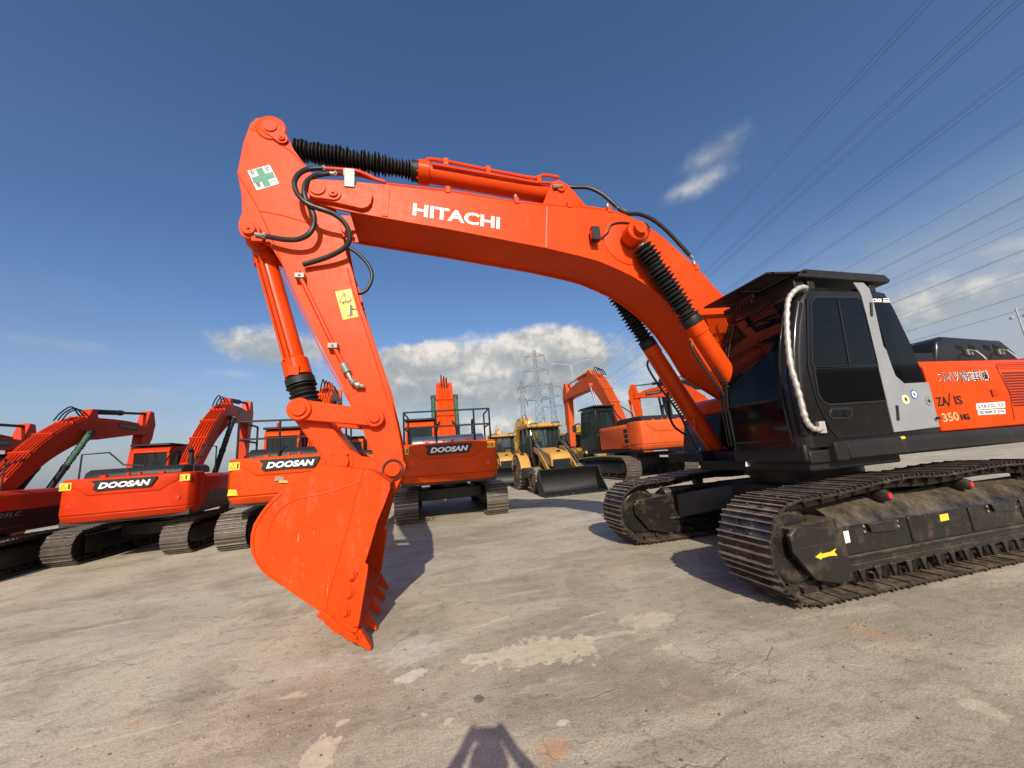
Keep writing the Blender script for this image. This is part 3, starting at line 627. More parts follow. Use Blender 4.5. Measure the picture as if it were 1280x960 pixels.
for (a, b), t_ in (((920, 232), 'CRES'),):
    p0, p1 = Zc([(922, 232), (968, 232)]); lettering('pillar_lettering', t_, M['white'], ex, (p0[0], 1.4375, p0[1]), (p1[0], 1.4375, p1[1]), .045, (0, 1, 0), .05, .2)
for x0, x1, y0, y1 in ((972, 1000, 213, 217), (972, 1003, 221, 225), (972, 1006, 229, 233)):
    m.prism(Zc([(x0, y0), (x1, y0), (x1, y1), (x0, y1)]), 1.4375, 1.4395)
m.build('pillar_stripes', M['white'], ex, smooth=0)
# windscreen: glass set into the curved front, frame around it
def fpt(z, y, o=0.0): return Vector((xf_(z)+o, y, z))
m = MB(); Zw = [1.92+i*(3.04-1.92)/10 for i in range(11)]; Y = [.55, .8, 1.05, 1.26]
V = [fpt(z, y, .004) for z in Zw for y in Y]; m.add(V, [(k*4+i, k*4+i+1, (k+1)*4+i+1, (k+1)*4+i) for k in range(10) for i in range(3)])
m.build('windscreen', M['glass_dark'], ex, smooth=60)
m = MB(); Zw = [1.47+i*(1.88-1.47)/4 for i in range(5)]; V = [fpt(z, y, .004) for z in Zw for y in Y]; m.add(V, [(k*4+i, k*4+i+1, (k+1)*4+i+1, (k+1)*4+i) for k in range(4) for i in range(3)])
m.build('lower_windscreen', M['glass_black'], ex, smooth=60)
m = MB()
for y in (.53, 1.28): m.tube([fpt(z, y, .012) for z in [1.42+i*.05 for i in range(33)]], .014, 6)
for y in (.44, .485): m.tube([fpt(z, y, .02) for z in [1.42+i*.05 for i in range(33)]], .013, 6)
m.tube([fpt(1.90, y, .008) for y in (.53, .9, 1.28)], .014, 6); m.tube([fpt(1.45, y, .01) for y in (.53, .9, 1.28)], .010, 6); m.tube([fpt(3.05, y, .008) for y in (.53, .9, 1.28)], .016, 6)
m.build('windscreen_frame', M['black'], ex)
m = MB(); m.box(1.30, 1.53, .47, 1.38, 1.22, 1.40); m.box(.2, 1.48, .50, 1.36, 1.12, 1.26); m.build('cab_floor', M['black_matt'], ex, bevel=.02)
m = MB(); pp = [Vector((1.36-.10*max(0, (z-2.3)), 1.425, z)) for z in (1.55, 1.9, 2.2, 2.5, 2.8)]
m.tube([fpt(z, 1.375, -.055) for z in (1.5, 1.8, 2.1, 2.4, 2.7, 2.95)], .05, 12); m.build('corner_pillar', M['black'], ex)
# taped grab rail up the corner of the cab
Q = zz([(612, 160), (585, 157), (555, 160), (525, 182), (503, 215), (496, 260), (494, 330), (497, 400), (503, 470), (515, 555), (540, 640), (560, 710), (580, 790), (598, 835), (625, 862), (655, 866), (680, 860)], 860, 320, 4)
pts = [at(x, y, 1, 1.47+.0*i) for i, (x, y) in enumerate(Q)]
pts[0].y = 1.40; pts[-1].y = 1.44
pp = catmull(pts, 5); m = MB(); m.tube(pp, .026, 10, lambda i: .026+.004*math.sin(i*1.9)+.003*random.random()); m.box(pts[-1].x-.03, pts[-1].x+.05, 1.435, 1.47, pts[-1].z-.05, pts[-1].z+.07)
m.build('taped_grab_rail', M['tape'], ex, smooth=60)
m = MB()
for f_ in (.38, .62, .80): p = pp[int(f_*len(pp))]; m.cyl(p, (p.x-.05, 1.40, p.z), .014, n=8)
m.build('rail_bracket', M['black'], ex)
# front bumper bar of side light brackets, roof guard with louvred visor
zg = 3.265
m = MB()
m.box(.98, 1.13, .47, 1.36, 3.02, zg-.01); m.prism([(-.30, zg+.01), (-.22, zg+.075), (1.02, zg+.095), (1.12, zg+.03), (1.12, zg-.005), (-.27, zg-.03)], .44, 1.43)
m.box(.85, .95, 1.30, 1.38, 3.10, zg); m.box(-.10, -.0, 1.30, 1.38, 3.10, zg); m.box(.85, .95, .52, .60, 3.10, zg); m.box(-.10, 0, .52, .60, 3.10, zg)
m.build('roof_guard', M['graphite'], ex, bevel=.012)
m = MB()
def slab(x0, x1, y0, y1, dz=0): m.hexa([(x0, y0, zv(x0)+dz), (x1, y0, zv(x1)+dz), (x1, y1, zv(x1)+dz), (x0, y1, zv(x0)+dz)], [(x0, y0, zv(x0)+dz+.022), (x1, y0, zv(x1)+dz+.022), (x1, y1, zv(x1)+dz+.022), (x0, y1, zv(x0)+dz+.022)])
zv = lambda x: 3.30-(x-1.1)*.06
slab(1.47, 1.57, .45, 1.43); slab(1.10, 1.52, .45, .52); slab(1.10, 1.52, 1.36, 1.43); slab(1.10, 1.52, .90, .95); slab(1.0, 1.16, .45, 1.43, .002)
for i in range(8):
    x = 1.18+i*.036
    for y0, y1 in ((.52, .90), (.95, 1.36)): m.hexa([(x, y0, zv(x)+.010), (x+.022, y0, zv(x)+.012), (x+.022, y1, zv(x)+.012), (x, y1, zv(x)+.010)], [(x, y0, zv(x)+.014), (x+.022, y0, zv(x)+.016), (x+.022, y1, zv(x)+.016), (x, y1, zv(x)+.014)])
m.build('louvred_visor', M['graphite'], ex, bevel=.003)
m = MB(); m.tube([(1.35, .8, 3.12), (1.42, .9, 3.16), (1.45, 1.1, 3.16)], .015, 8)
for i in range(9): m.box(1.33+i*.0, 1.36, .55+i*.05, .58+i*.05, 3.13, 3.20)
m.build('roof_conduit', M['black_matt'], ex)
m = MB()    # seat glimpsed behind the glass is left dark; work-light on the cab front corner
flat('serial_plate', [xz(x, y, .62) for x, y in ((932, 577), (943, 577), (943, 583), (932, 583))], .62, M['white'], ex)
def weld(P, y, par, r=.007):
    if len(P) > 2: P = catmull(P, 6)
    m = MB(); m.tube([(p[0], y, p[1]) for p in P], r, 6); return m.build('weld_bead', M['orange_arm'], par)
# ------------------------------------------------------------------ boom
YB = .34
lo = [xz(x, y, YB) for x, y in [(391.6, 250), (400, 255), (420, 261), (445, 266), (472.5, 271), (520, 279.5), (560, 286.4), (620, 298), (680.6, 309.7), (727.5, 320.6), (750, 327), (771, 336), (790, 345), (806, 355), (822, 367), (837, 380), (855, 400), (875, 428), (893, 458)]]
hi = [xz(x, y, YB) for x, y in [(384, 236), (389, 226), (402, 224), (430, 225.5), (465, 229), (481, 230.6), (520, 235), (560, 239.4), (600, 245.5), (646, 253.4), (700, 258), (724, 259), (745, 261), (762, 264.4), (778, 268.5), (790, 273.8), (803, 280), (815, 288), (826, 296), (837, 305), (854, 320), (871, 336), (888, 353), (905.6, 370.6)]]
foot = (.18, 1.98)
hi_end = [(foot[0]+.35, foot[1]+.42), (foot[0]+.05, foot[1]+.22), (foot[0]-.18, foot[1]+.08), (foot[0]-.20, foot[1]-.1), (foot[0]-.02, foot[1]-.22), (foot[0]+.25, foot[1]-.16)]
out = lo[::-1]+hi+hi_end
m = MB()
core = offset_poly(out, .03)
# the box section stops short of the fork at the arm end
cut = xz(436, 240, YB)[0]
def clip(P, xmax):
    o = []
    for i in range(len(P)):
        a, b = P[i], P[(i+1) % len(P)]
        if a[0] <= xmax: o.append(a)
        if (a[0] <= xmax) != (b[0] <= xmax): t = (xmax-a[0])/(b[0]-a[0]); o.append((xmax, a[1]+(b[1]-a[1])*t))
    return o
m.prism(clip(core, cut), -YB+.025, YB-.025)
m.prism(out, YB-.025, YB); m.prism(out, -YB, -YB+.025)
boom = m.build('boom', M['orange_arm'], ex, bevel=.005)
rp = [xz(x, y, YB+.05) for x, y in zz([(478, 500), (476, 475), (495, 447), (525, 438), (600, 438), (700, 450), (815, 472), (842, 492), (850, 520), (840, 565), (820, 588), (785, 596), (640, 562), (540, 545), (500, 528)], 280, 130, 4.571)]
MB().prism(rp, YB+.002, YB+.05).build('fork_plate', M['orange_arm'], boom, bevel=.006); MB().prism(rp, -YB-.05, -YB-.002).build('fork_plate', M['orange_arm'], boom, bevel=.006)
# weld seam, pin heads and keeper plates
A = xz(396.5, 234.5, .42); B_ = xz(416, 240.5, .42)
m = MB(); pin(m, A[0], A[1], -.41, .425, .085); pin(m, B_[0], B_[1], .40, .43, .05); pin(m, B_[0], B_[1], .43, .445, .022, 6)
kp = [(A[0]+.10*math.cos(R(a)), A[1]+.10*math.sin(R(a))) for a in range(-30, 160, 20)]; 
ang = math.atan2(B_[1]-A[1], B_[0]-A[0]); 
def capsule(a, b, r0, r1):
    an = math.atan2(b[1]-a[1], b[0]-a[0]); P = []
    for i in range(9): t = an+math.pi/2+math.pi*i/8; P.append((a[0]+r0*math.cos(t), a[1]+r0*math.sin(t)))
    for i in range(9): t = an-math.pi/2+math.pi*i/8; P.append((b[0]+r1*math.cos(t), b[1]+r1*math.sin(t)))
    return P
m.prism(capsule(A, B_, .12, .085), .39, .408); m.build('arm_pin', M['orange_arm'], boom, bevel=.004)
line_y('weld_seam', [xz(683.5, 259, YB), xz(682.5, 309, YB)], YB-.001, .014, M['stone1'], boom, .006)
m = MB(); s0, s1 = xz(484, 231.5, YB), xz(481, 271.5, YB); w_ = .035
m.prism([(s0[0]-w_, s0[1]), (s0[0]+w_, s0[1]), (s1[0]+w_, s1[1]+.01), (s1[0]-w_, s1[1]+.01)], YB, YB+.010); m.build('weld_strap', M['orange_arm'], boom, bevel=.003)
m = MB(); bp = at(793, 300, 1, YB)
m.lathe((2.5, YB-.01, 4.29), (2.5, YB+.015, 4.29), [(0, .36), (.8, .36), (1, .345)], 40); m.build('pin_boss', M['orange_arm'], boom, smooth=30)
let('maker_lettering', 'HITACHI', M['white'], (515.5, 269), (624.5, 286.5), 15.5, YB, .028, parent=boom)
# boom lamp with its cable
lx, lz = xz(744, 293, .42); m = MB(); m.cyl((lx, YB, lz), (lx, YB+.06, lz), .05, n=14); m.box(lx-.05, lx+.06, YB+.05, YB+.13, lz-.10, lz+.09); m.mat(1).prism([(lx+.062, lz-.07), (lx+.066, lz-.07), (lx+.066, lz+.06), (lx+.062, lz+.06)], YB+.06, YB+.12)
m.build('work_lamp', [M['black_matt'], M['redlamp']], boom, bevel=.012)
m = MB(); m.tube(catmull([at(x, y, 1, YB+.03) for x, y in ((752, 297), (760, 290), (764, 281), (775, 278), (790, 279), (806, 280), (812, 285))], 5), .010, 6)
m.tube(catmull([at(x, y, 1, YB+.03) for x, y in ((800, 305), (809, 297), (812, 285), (806, 278))], 5), .006, 5); m.build('lamp_cable', M['rubber'], boom)
# ---- boom cylinders, pin (2.5, 4.29) to foot
CP = Vector(xz(793, 292, .62)+(0,)).to_2d(); 
FT = Vector((.88, 1.30))
for s in (1, -1):
    y = s*.50; a = Vector((2.5, y, 4.29)); b = Vector((FT.x, y, FT.y)); L = b-a
    m = MB(); pin(m, 2.5, 4.29, s*YB, s*.67, .085, 28); m.lathe((2.5, s*.40, 4.29), (2.5, s*.60, 4.29), [(0, .13), (.1, .145), (.9, .145), (1, .13)], 28)
    m.build('cylinder_pin', M['orange'], ex, bevel=.006)
    t0, t1 = .055, .425
    m = MB(); m.lathe(a+L*.05, a+L*.5, [(0, .055), (1, .055)], 16); m.build('cylinder_rod', M['chrome'], ex)
    m = MB(); bellows(m, a+L*t0, a+L*(t1-.03), .080, .135, 20, jit=.3); m.lathe(a+L*(t1-.035), a+L*(t1+.005), [(0, .115), (.2, .125), (.8, .125), (1, .115)], 20); m.build('rod_bellows', M['rubber'], ex, smooth=25)
    m = MB(); m.lathe(a+L*t1, b, [(0, .125), (.07, .125), (.075, .112), (.93, .112), (.96, .10), (1, .09)], 28)
    m.lathe((b.x, y-.09, b.z), (b.x, y+.09, b.z), [(0, .11), (1, .11)], 24)
    bc = m.build('boom_cylinder', M['orange'], ex, smooth=35)
    nrm = Vector((L.z, 0, -L.x)).normalized()*-1
    if nrm.x < 0: nrm = -nrm
    pk = [a+L*.46+nrm*.16, a+L*.6+nrm*.17, a+L*.8+nrm*.17, a+L*.86+nrm*.15]
    m = MB(); m.tube([p+Vector((0, s*-.03, 0)) for p in pk], .018, 8); m.tube([a+L*.80+nrm*.10+Vector((0, -s*.08, 0)), a+L*.84+nrm*.2+Vector((0, -s*.08, 0)), a+L*.95+nrm*.17+Vector((0, -s*.08, 0))], .022, 8); m.build('cylinder_pipe', M['orange'], bc)
    m = MB(); m.tube(catmull([a+L*.47+nrm*.17, a+L*.5+nrm*.24, a+L*.6+nrm*.25, a+L*.75+nrm*.22, a+L*.9+nrm*.3, a+L*.98+nrm*.25], 6), .016, 8)
    for k in range(16): m.lathe(a+L*(.60+k*.014)+nrm*.15+Vector((0, s*.05, 0)), a+L*(.604+k*.014)+nrm*.15+Vector((0, s*.05, 0)), [(0, .028), (1, .028)], 10)
    m.build('cylinder_hose', M['hose'], bc)
# ---- arm
YA = .27
AP = [(312.8, 154), (320, 147.8), (337, 145), (348, 151), (355.5, 163), (367.5, 187), (376, 199), (388, 214), (400, 228), (412, 246), (420, 263), (426, 281), (433, 318), (441, 340), (448.5, 371.6), (457, 397), (466, 426), (476, 455), (485.6, 483), (492, 511), (498.8, 540), (503, 562), (505, 580), (498, 594), (489, 598), (478, 590), (468.4, 572), (455, 540), (442, 512.7), (420, 468), (397, 424), (374, 378), (352, 330), (339, 309), (324, 300.6), (313, 296), (303, 294), (298, 287), (298, 277), (302.5, 265.6), (301.5, 241.6), (296.4, 215.3), (304, 178)]
AP = [xz(x, y, YA) for x, y in AP]
m = MB(); core = offset_poly(AP, .035); m.prism(core, -YA+.02, YA-.02); m.prism(AP, YA-.02, YA); m.prism(AP, -YA, -YA+.02)
arm = m.build('arm', M['orange_arm'], ex, bevel=.005)
pa = lambda x, y, yy=YA: xz(x, y, yy)
# raised doubler plates
m = MB(); m.prism([pa(x, y) for x, y in zz([(175, 130), (210, 85), (260, 72), (310, 95), (338, 140), (355, 190), (350, 215), (320, 222), (290, 205), (250, 185), (205, 172)], 280, 130, 4.571)], YA, YA+.014); m.build('boss_plate', M['orange_arm'], arm, bevel=.004); m = MB()
m.prism([pa(x, y) for x, y in ((443.5, 513), (480, 500), (485, 500.5), (498, 540), (503, 563), (500, 583), (490, 592), (478, 586), (466, 566), (455, 541))], YA, YA+.010)
m.build('boss_plate', M['orange_arm'], arm, bevel=.004)
bd = [pa(x, y) for x, y in zz([(150, 140), (270, 200), (400, 285), (470, 370)], 280, 130, 4.571)]
weld(bd, YA, arm)
weld([pa(x, y) for x, y in zz([(80, 400), (190, 590), (250, 720), (350, 955)], 280, 130, 4.571)], YA, arm)
weld([pa(x, y) for x, y in zz([(205, 612), (300, 630), (400, 655), (490, 685)], 280, 130, 4.571)], YA, arm)
weld([pa(x, y) for x, y in ((352, 338), (400, 436), (444, 516), (462, 556))], YA, arm)
weld([pa(x, y) for x, y in ((434, 335), (444, 372), (462, 428), (480, 486), (492, 530), (499, 565))], YA, arm)
m = MB()
T1 = pa(336.5, 155, .33); pin(m, T1[0], T1[1], -.31, .315, .075); b2 = pa(351, 170, .33); pin(m, b2[0], b2[1], YA, .32, .036); pin(m, b2[0], b2[1], .32, .332, .016, 6)
m.prism(capsule(T1, b2, .10, .065), .285, .30); m.lathe((T1[0], YA, T1[1]), (T1[0], .287, T1[1]), [(0, .165), (1, .155)], 32)
m.build('arm_cylinder_pin', M['orange_arm'], arm, bevel=.004)
m = MB(); T2 = pa(310.5, 285.5, .36); pin(m, T2[0], T2[1], -.36, .37, .068); pin(m, T2[0], T2[1], .27, .33, .10); pin(m, T2[0], T2[1], .37, .385, .02, 6); m.box(T2[0]-.13, T2[0]-.02, .30, .34, T2[1]-.13, T2[1]-.03); m.build('bucket_cylinder_pin', M['orange_arm'], arm, bevel=.006)
# safety notices on the arm
P_ = [pa(x, y) for x, y in zz([(135, 383), (260, 348), (316, 455), (187, 494)], 280, 130, 4.571)]
nt_ = flat('first_aid_sticker', P_, YA+.001, M['white'], arm, .002)
def quad(P, u, v): a, b, c, d = [Vector(p) for p in P]; return tuple((a.lerp(b, u)).lerp(d.lerp(c, u), v))
cr = [(.35, .02), (.65, .02), (.65, .36), (.98, .36), (.98, .68), (.65, .68), (.65, .98), (.35, .98), (.35, .68), (.02, .68), (.02, .36), (.35, .36)]
flat('green_cross', [quad(P_, u, v) for u, v in cr], YA+.0032, M['green'], nt_, .001)
def on(P, txt, u0, u1, v, h, mat, par, y=YA+.003, bold=.01):
    a, b = quad(P, u0, v), quad(P, u1, v); return lettering('sticker_lettering', txt, mat, par, (a[0], y, a[1]), (b[0], y, b[1]), h, (0, 1, 0), bold)
on(P_, '安', .07, .28, .27, .07, M['blackink'], nt_); on(P_, '全', .72, .93, .27, .07, M['blackink'], nt_); on(P_, '第', .08, .28, .93, .07, M['blackink'], nt_); on(P_, '一', .72, .93, .82, .008, M['blackink'], nt_)
P2_ = [pa(x, y) for x, y in zz([(635, 157), (725, 142), (768, 300), (680, 320)], 280, 330, 4.571)]
n2_ = flat('warning_sticker', P2_, YA+.001, M['sticker_y'], arm, .002)
tri = [(.5, .10), (.92, .40), (.08, .40)]; m = MB()
for a, b in zip(tri, tri[1:]+tri[:1]):
    a, b = Vector(quad(P2_, *a)), Vector(quad(P2_, *b)); a, b = Vector((a.x, YA+.004, a.y)), Vector((b.x, YA+.004, b.y)); m.bar(a, b, .006)
a = Vector(quad(P2_, .55, .72)); m.cyl((a.x-.02, YA+.003, a.y+.05), (a.x-.02, YA+.005, a.y+.05), .016, n=10); m.box(a.x-.035, a.x-.005, YA+.003, YA+.005, a.y-.06, a.y+.035); m.box(a.x-.09, a.x-.03, YA+.003, YA+.005, a.y+.0, a.y+.02)
m.build('warning_pictogram', M['blackink'], n2_, smooth=0)
on(P2_, '接近危険', .22, .82, .50, .03, M['blackink'], n2_); on(P2_, '作業中', .3, .75, .95, .025, M['blackink'], n2_)
on(P2_, '!', .46, .54, .375, .08, M['blackink'], n2_, bold=.03)
# pipe with clamps down the arm, small fittings
pc = catmull([at(x, y, 1, YA+.05) for x, y in zz([(425, 40), (440, 80), (520, 245), (625, 465), (690, 590)], 280, 330, 4.571)], 5)
m = MB(); m.tube(pc, .022, 10); pipe = m.build('hydraulic_pipe', M['orange_arm'], arm)
for px, py in zz([(433, 68), (622, 468)], 280, 330, 4.571):
    p = at(px, py, 1, YA+.06); m = MB(); m.box(p.x-.05, p.x+.05, YA, YA+.085, p.z-.03, p.z+.03); m.cyl((p.x, YA+.08, p.z), (p.x, YA+.10, p.z), .014, n=6); m.build('pipe_clamp', M['zinc'], pipe, bevel=.006)
m = MB(); p = [at(x, y, 1, YA+.05) for x, y in zz([(680, 570), (705, 620), (725, 660), (755, 690), (800, 700)], 280, 330, 4.571)]
m.cyl(p[0], p[1], .042, n=16); m.tube(p[1:], .026, 10); m.cyl(p[2].lerp(p[3], .3), p[2].lerp(p[3], .7), .036, n=6); m.cyl(p[3], p[3].lerp(p[4], .45), .036, n=6); m.build('stop_valve', M['zinc'], pipe, bevel=.003)
# ---- hoses looping round the boom-arm joint
def hosepx(L, y, r=.028, mat='hose', name='hose', par=None, nn_=6):
    ys = y if isinstance(y, (list, tuple)) else [y]*len(L)
    pts = [at(a, b, 1, c) for (a, b), c in zip(L, ys)]; m = MB(); m.tube(catmull(pts, nn_), r, 10); return m.build(name, M[mat], par or boom)
Z1 = lambda L: zz(L, 300, 190, 7.111)
hosepx(Z1([(760, 148), (700, 145), (600, 155), (530, 190), (485, 260), (500, 350), (560, 430), (640, 480), (740, 515), (840, 555), (920, 620), (965, 700), (970, 790), (930, 850), (850, 900), (760, 940), (650, 975), (560, 1000)]), [.35, .36, .38, .42, .46, .48, .50, .50, .50, .48, .46, .44, .42, .40, .38, .36, .34, .33])
hosepx(Z1([(860, 195), (780, 192), (700, 205), (640, 225), (590, 270), (570, 340), (585, 420), (620, 490), (655, 560), (655, 650), (610, 730), (520, 775), (420, 780), (330, 768), (240, 750)]), [.30, .32, .34, .38, .42, .45, .46, .46, .45, .43, .42, .40, .39, .38, .37])
m = MB()
for a, b in (((765, 148), (690, 145)), ((240, 750), (135, 730)), ((865, 196), (800, 190))):
    q0, q1 = [at(x, y, 1, .355) for x, y in Z1([a, b])]; m.cyl(q0, q1, .024, n=10); m.cyl(q0.lerp(q1, .1), q0.lerp(q1, .35), .034, n=6)
m.build('hose_fitting', M['zinc'], boom)
hosepx(zz([(710, 820), (760, 850), (810, 900), (840, 950), (845, 1000), (820, 1055), (790, 1078), (760, 1082)], 280, 130, 4.571), -.05, .022, name='hose')
hosepx([(352, 321), (345, 319), (335, 319)], .0, .02)
hosepx(Z1([(770, 148), (950, 160), (1030, 168), (1120, 200), (1200, 240), (1290, 268)]), .33, .022, 'orange_arm', 'boom_pipe')
hosepx(Z1([(860, 196), (960, 205), (1060, 208), (1160, 235), (1280, 262)]), .28, .020, 'orange_arm', 'boom_pipe')
p = at(300+955/7.111, 190+180/7.111, 1, .36); q2 = at(300+970/7.111, 190+310/7.111, 1, .40)
m = MB(); m.box(p.x-.06, p.x+.045, .26, .375, p.z-.06, p.z+.045); m.box(q2.x-.06, q2.x+.055, YB+.052, YB+.065, q2.z, p.z+.02); m.build('pipe_bracket', M['zinc'], boom, bevel=.006)
# pipes along the back of the boom
for k, (yy, dz) in enumerate(((.30, .035), (.235, .045), (.17, .045), (-.17, .045), (-.24, .04))):
    L = [(x, z+dz) for x, z in hi[5:-1]]
    m = MB(); m.tube(catmull([(x, yy, z) for x, z in L], 3), .021, 8); m.build('boom_pipe', M['orange_arm'], boom)
for px, py in ((646, 253), (762, 264), (871, 336), (560, 239.4), (712, 258)):
    x, z = xz(px, py, YB); m = MB()
    m.box(x-.03, x+.03, .13, YB+.012, z-.02, z+.075); m.build('pipe_clamp', M['orange_arm'], boom, bevel=.006)
m = MB()
for px, py in ((646, 250), (762, 261), (871, 333)): x, z = xz(px, py, YB); m.cyl((x, .30, z+.05), (x, .30, z+.10), .022, n=8)
m.build('clamp_bolt', M['zinc'], boom)
hosepx([(690, 233.5), (702, 233), (718, 234), (735, 234.5), (750, 241), (762, 250), (774, 261), (784, 267), (800, 268), (818, 276), (835, 290), (852, 308), (862, 319)], [.10, .12, .16, .2, .24, .28, .30, .31, .31, .31, .31, .31, .31], .028)
m = MB()
for a, b in (((691, 233.5), (703, 233)), ((771, 259), (782, 265)), ((855, 311), (866, 323))): m.cyl(at(*a, 1, .2 if a[0] < 700 else .3), at(*b, 1, .2 if a[0] < 700 else .3), .026, n=8)
m.build('hose_fitting', M['zinc'], boom)
# ---- arm cylinder
a0 = Vector((T1[0], 0, T1[1])); q3 = xz(697, 243, .05); a1 = Vector((q3[0], 0, q3[1])); L = a1-a0
tb = (Vector((xz(523, 210, .05)[0], 0, xz(523, 210, .05)[1]))-a0).length/L.length
m = MB(); m.cyl(a0, a0+L*.5, .06); m.lathe((a0.x, -.12, a0.z), (a0.x, .12, a0.z), [(0, .13), (1, .13)], 24); m.build('arm_cylinder_rod', M['chrome'], ex)
m = MB(); bellows(m, a0+L*.045, a0+L*(tb-.015), .072, .128, 34, jit=.32); m.lathe(a0+L*(tb-.025), a0+L*tb, [(0, .13), (1, .13)], 20); m.build('rod_bellows', M['rubber'], ex, smooth=25)
m = MB(); m.lathe(a0+L*tb, a1, [(0, .135), (.005, .155), (.075, .155), (.08, .125), (.97, .125), (1, .09)], 32); m.lathe((a1.x, -.12, a1.z), (a1.x, .12, a1.z), [(0, .13), (1, .13)], 24); 
for k in range(10): an = 2*math.pi*k/10; u_ = L.normalized(); v1 = Vector((0, 1, 0)); v2 = u_.cross(v1); o_ = (v1*math.cos(an)+v2*math.sin(an))*.135; m.cyl(a0+L*(tb-.004)+o_, a0+L*(tb+.006)+o_, .012, n=6)
ac = m.build('arm_cylinder', M['orange'], ex)
m = MB(); up_ = Vector((0, 1, 0)).cross(L.normalized()); up_ = up_ if up_.z > 0 else -up_
m.tube(catmull([a0+L*(tb+.02)+up_*.14+Vector((0, .04, 0)), a0+L*(tb+.06)+up_*.185+Vector((0, .06, 0)), a0+L*(tb+.3)+up_*.18+Vector((0, .06, 0)), a0+L*.90+up_*.17+Vector((0, .08, 0)), a0+L*.94+up_*.24+Vector((0, .09, 0)), a0+L*1.0+up_*.24+Vector((0, .10, 0))], 6), .024, 8)
m.tube(catmull([a0+L*(tb+.05)+Vector((0, .155, .02)), a0+L*(tb+.3)+Vector((0, .155, .03)), a0+L*.9+Vector((0, .15, .04)), a0+L*.96+Vector((0, .14, .08)), a1+Vector((-.15, .12, .06))], 6), .02, 8)
for t in (tb+.1, .72, .92): m.box(-.03, .03, .03, .13, .08, .185, Matrix.Translation(a0+L*t))
m.build('cylinder_pipe', M['orange'], ac)
m = MB(); bk = [(a1.x+.30, a1.z-.30), (a1.x+.12, a1.z+.10), (a1.x+.0, a1.z+.14), (a1.x-.12, a1.z+.08), (a1.x-.45, a1.z-.34)]
for y0 in (-.17, .145): m.prism(bk, y0, y0+.025)
pin(m, a1.x, a1.z, -.2, .2, .06); m.build('cylinder_bracket', M['orange_arm'], boom, bevel=.005)
# ---- bucket cylinder and links
b0 = Vector((T2[0], 0, T2[1])); Lk = xz(373, 511, .38); b1 = Vector((Lk[0], 0, Lk[1])); L = b1-b0
m = MB(); m.lathe(b0, b0+L*.79, [(0, .09), (.04, .115), (.10, .118), (.105, .13), (.14, .13), (.145, .108), (.86, .108), (.88, .135), (.995, .14), (1, .10)], 28); m.lathe((b0.x, -.13, b0.z), (b0.x, .13, b0.z), [(0, .12), (1, .12)], 24)
bcy = m.build('bucket_cylinder', M['orange'], ex)
m = MB(); v_ = Vector((0, 1, 0)); sd = L.normalized().cross(v_); sd = sd if sd.x < 0 else -sd
m.tube([b0+L*.08+v_*.13-sd*.02, b0+L*.4+v_*.135-sd*.02, b0+L*.76+v_*.135-sd*.02], .018, 8); m.tube([b0+L*.08+v_*.12-sd*.07, b0+L*.4+v_*.12-sd*.07, b0+L*.7+v_*.12-sd*.07], .014, 8)
m.box(-.05, .05, .08, .16, -.05, .05, Matrix.Translation(b0+L*.77)); m.build('cylinder_pipe', M['orange'], bcy)
m = MB(); m.cyl(b0+L*.7, b1, .055); m.lathe((b1.x, -.1, b1.z), (b1.x, .1, b1.z), [(0, .11), (1, .11)], 20); m.build('bucket_cylinder_rod', M['chrome'], bcy)
m = MB(); m.lathe(b0+L*.795, b0+L*.84, [(0, .13), (.1, .15), (.9, .15), (1, .12)], 24); bellows(m, b0+L*.84, b0+L*.955, .115, .145, 5, jit=.2); m.build('rod_bellows', M['rubber'], bcy)
K = xz(468, 522, .38); BK = xz(425, 577, .36); BT = xz(491, 586.5, .36)
m = MB()
for y0 in (.29, -.35): m.prism(capsule(Lk, K, .105, .085), y0, y0+.06)
pin(m, Lk[0], Lk[1], -.38, .38, .115); pin(m, Lk[0], Lk[1], .38, .40, .075); pin(m, K[0], K[1], -.38, .37, .095); pin(m, K[0], K[1], .37, .395, .055)
m.build('side_link', M['orange_arm'], ex, bevel=.010)
m = MB(); m.prism(capsule(Lk, BK, .12, .13), -.24, .24); 
m.build('bucket_link', M['orange_arm'], ex, bevel=.015)
# ---- bucket
W_ = .84
Zb = lambda L: zz(L, 300, 500, 2.909)
side = [xz(x, y, W_) for x, y in Zb([(545, 300), (500, 268), (470, 255), (430, 250), (380, 246), (330, 238), (290, 240), (240, 268), (190, 302), (150, 330), (115, 362), (90, 390), (66, 425), (50, 452), (40, 490), (38, 525), (42, 555), (55, 585), (75, 613), (100, 640), (200, 710), (302, 779), (300, 800), (345, 850), (425, 845), (432, 822), (465, 620), (455, 590), (470, 545), (500, 440), (525, 380), (546, 322)])]
bkt = MB().prism(side, W_-.03, W_).build('bucket', M['orange_bucket'], ex, bevel=.004)
MB().prism(side, -W_, -W_+.03).build('bucket_cheek', M['orange_arm'], bkt, bevel=.004)
curve = [xz(x, y, W_) for x, y in Zb([(545, 300), (500, 270), (470, 257), (430, 252), (380, 248), (330, 240), (290, 242), (240, 270), (190, 304), (150, 332), (115, 364), (90, 392), (66, 427), (50, 454), (42, 490), (41, 525), (46, 555), (58, 583), (78, 611), (103, 638), (200, 706), (303, 777), (425, 860)])]
inner = []
for i, p in enumerate(curve):
    a, b = Vector(curve[max(0, i-1)]), Vector(curve[min(len(curve)-1, i+1)]); d = (b-a).normalized(); nrm = Vector((-d.y, d.x))
    cen = Vector(xz(400, 690, W_)); 
    if nrm.dot(cen-Vector(p)) < 0: nrm = -nrm
    inner.append(tuple(Vector(p)+nrm*.035))
m = MB(); y0, y1 = -W_+.031, W_-.031; n = len(curve)
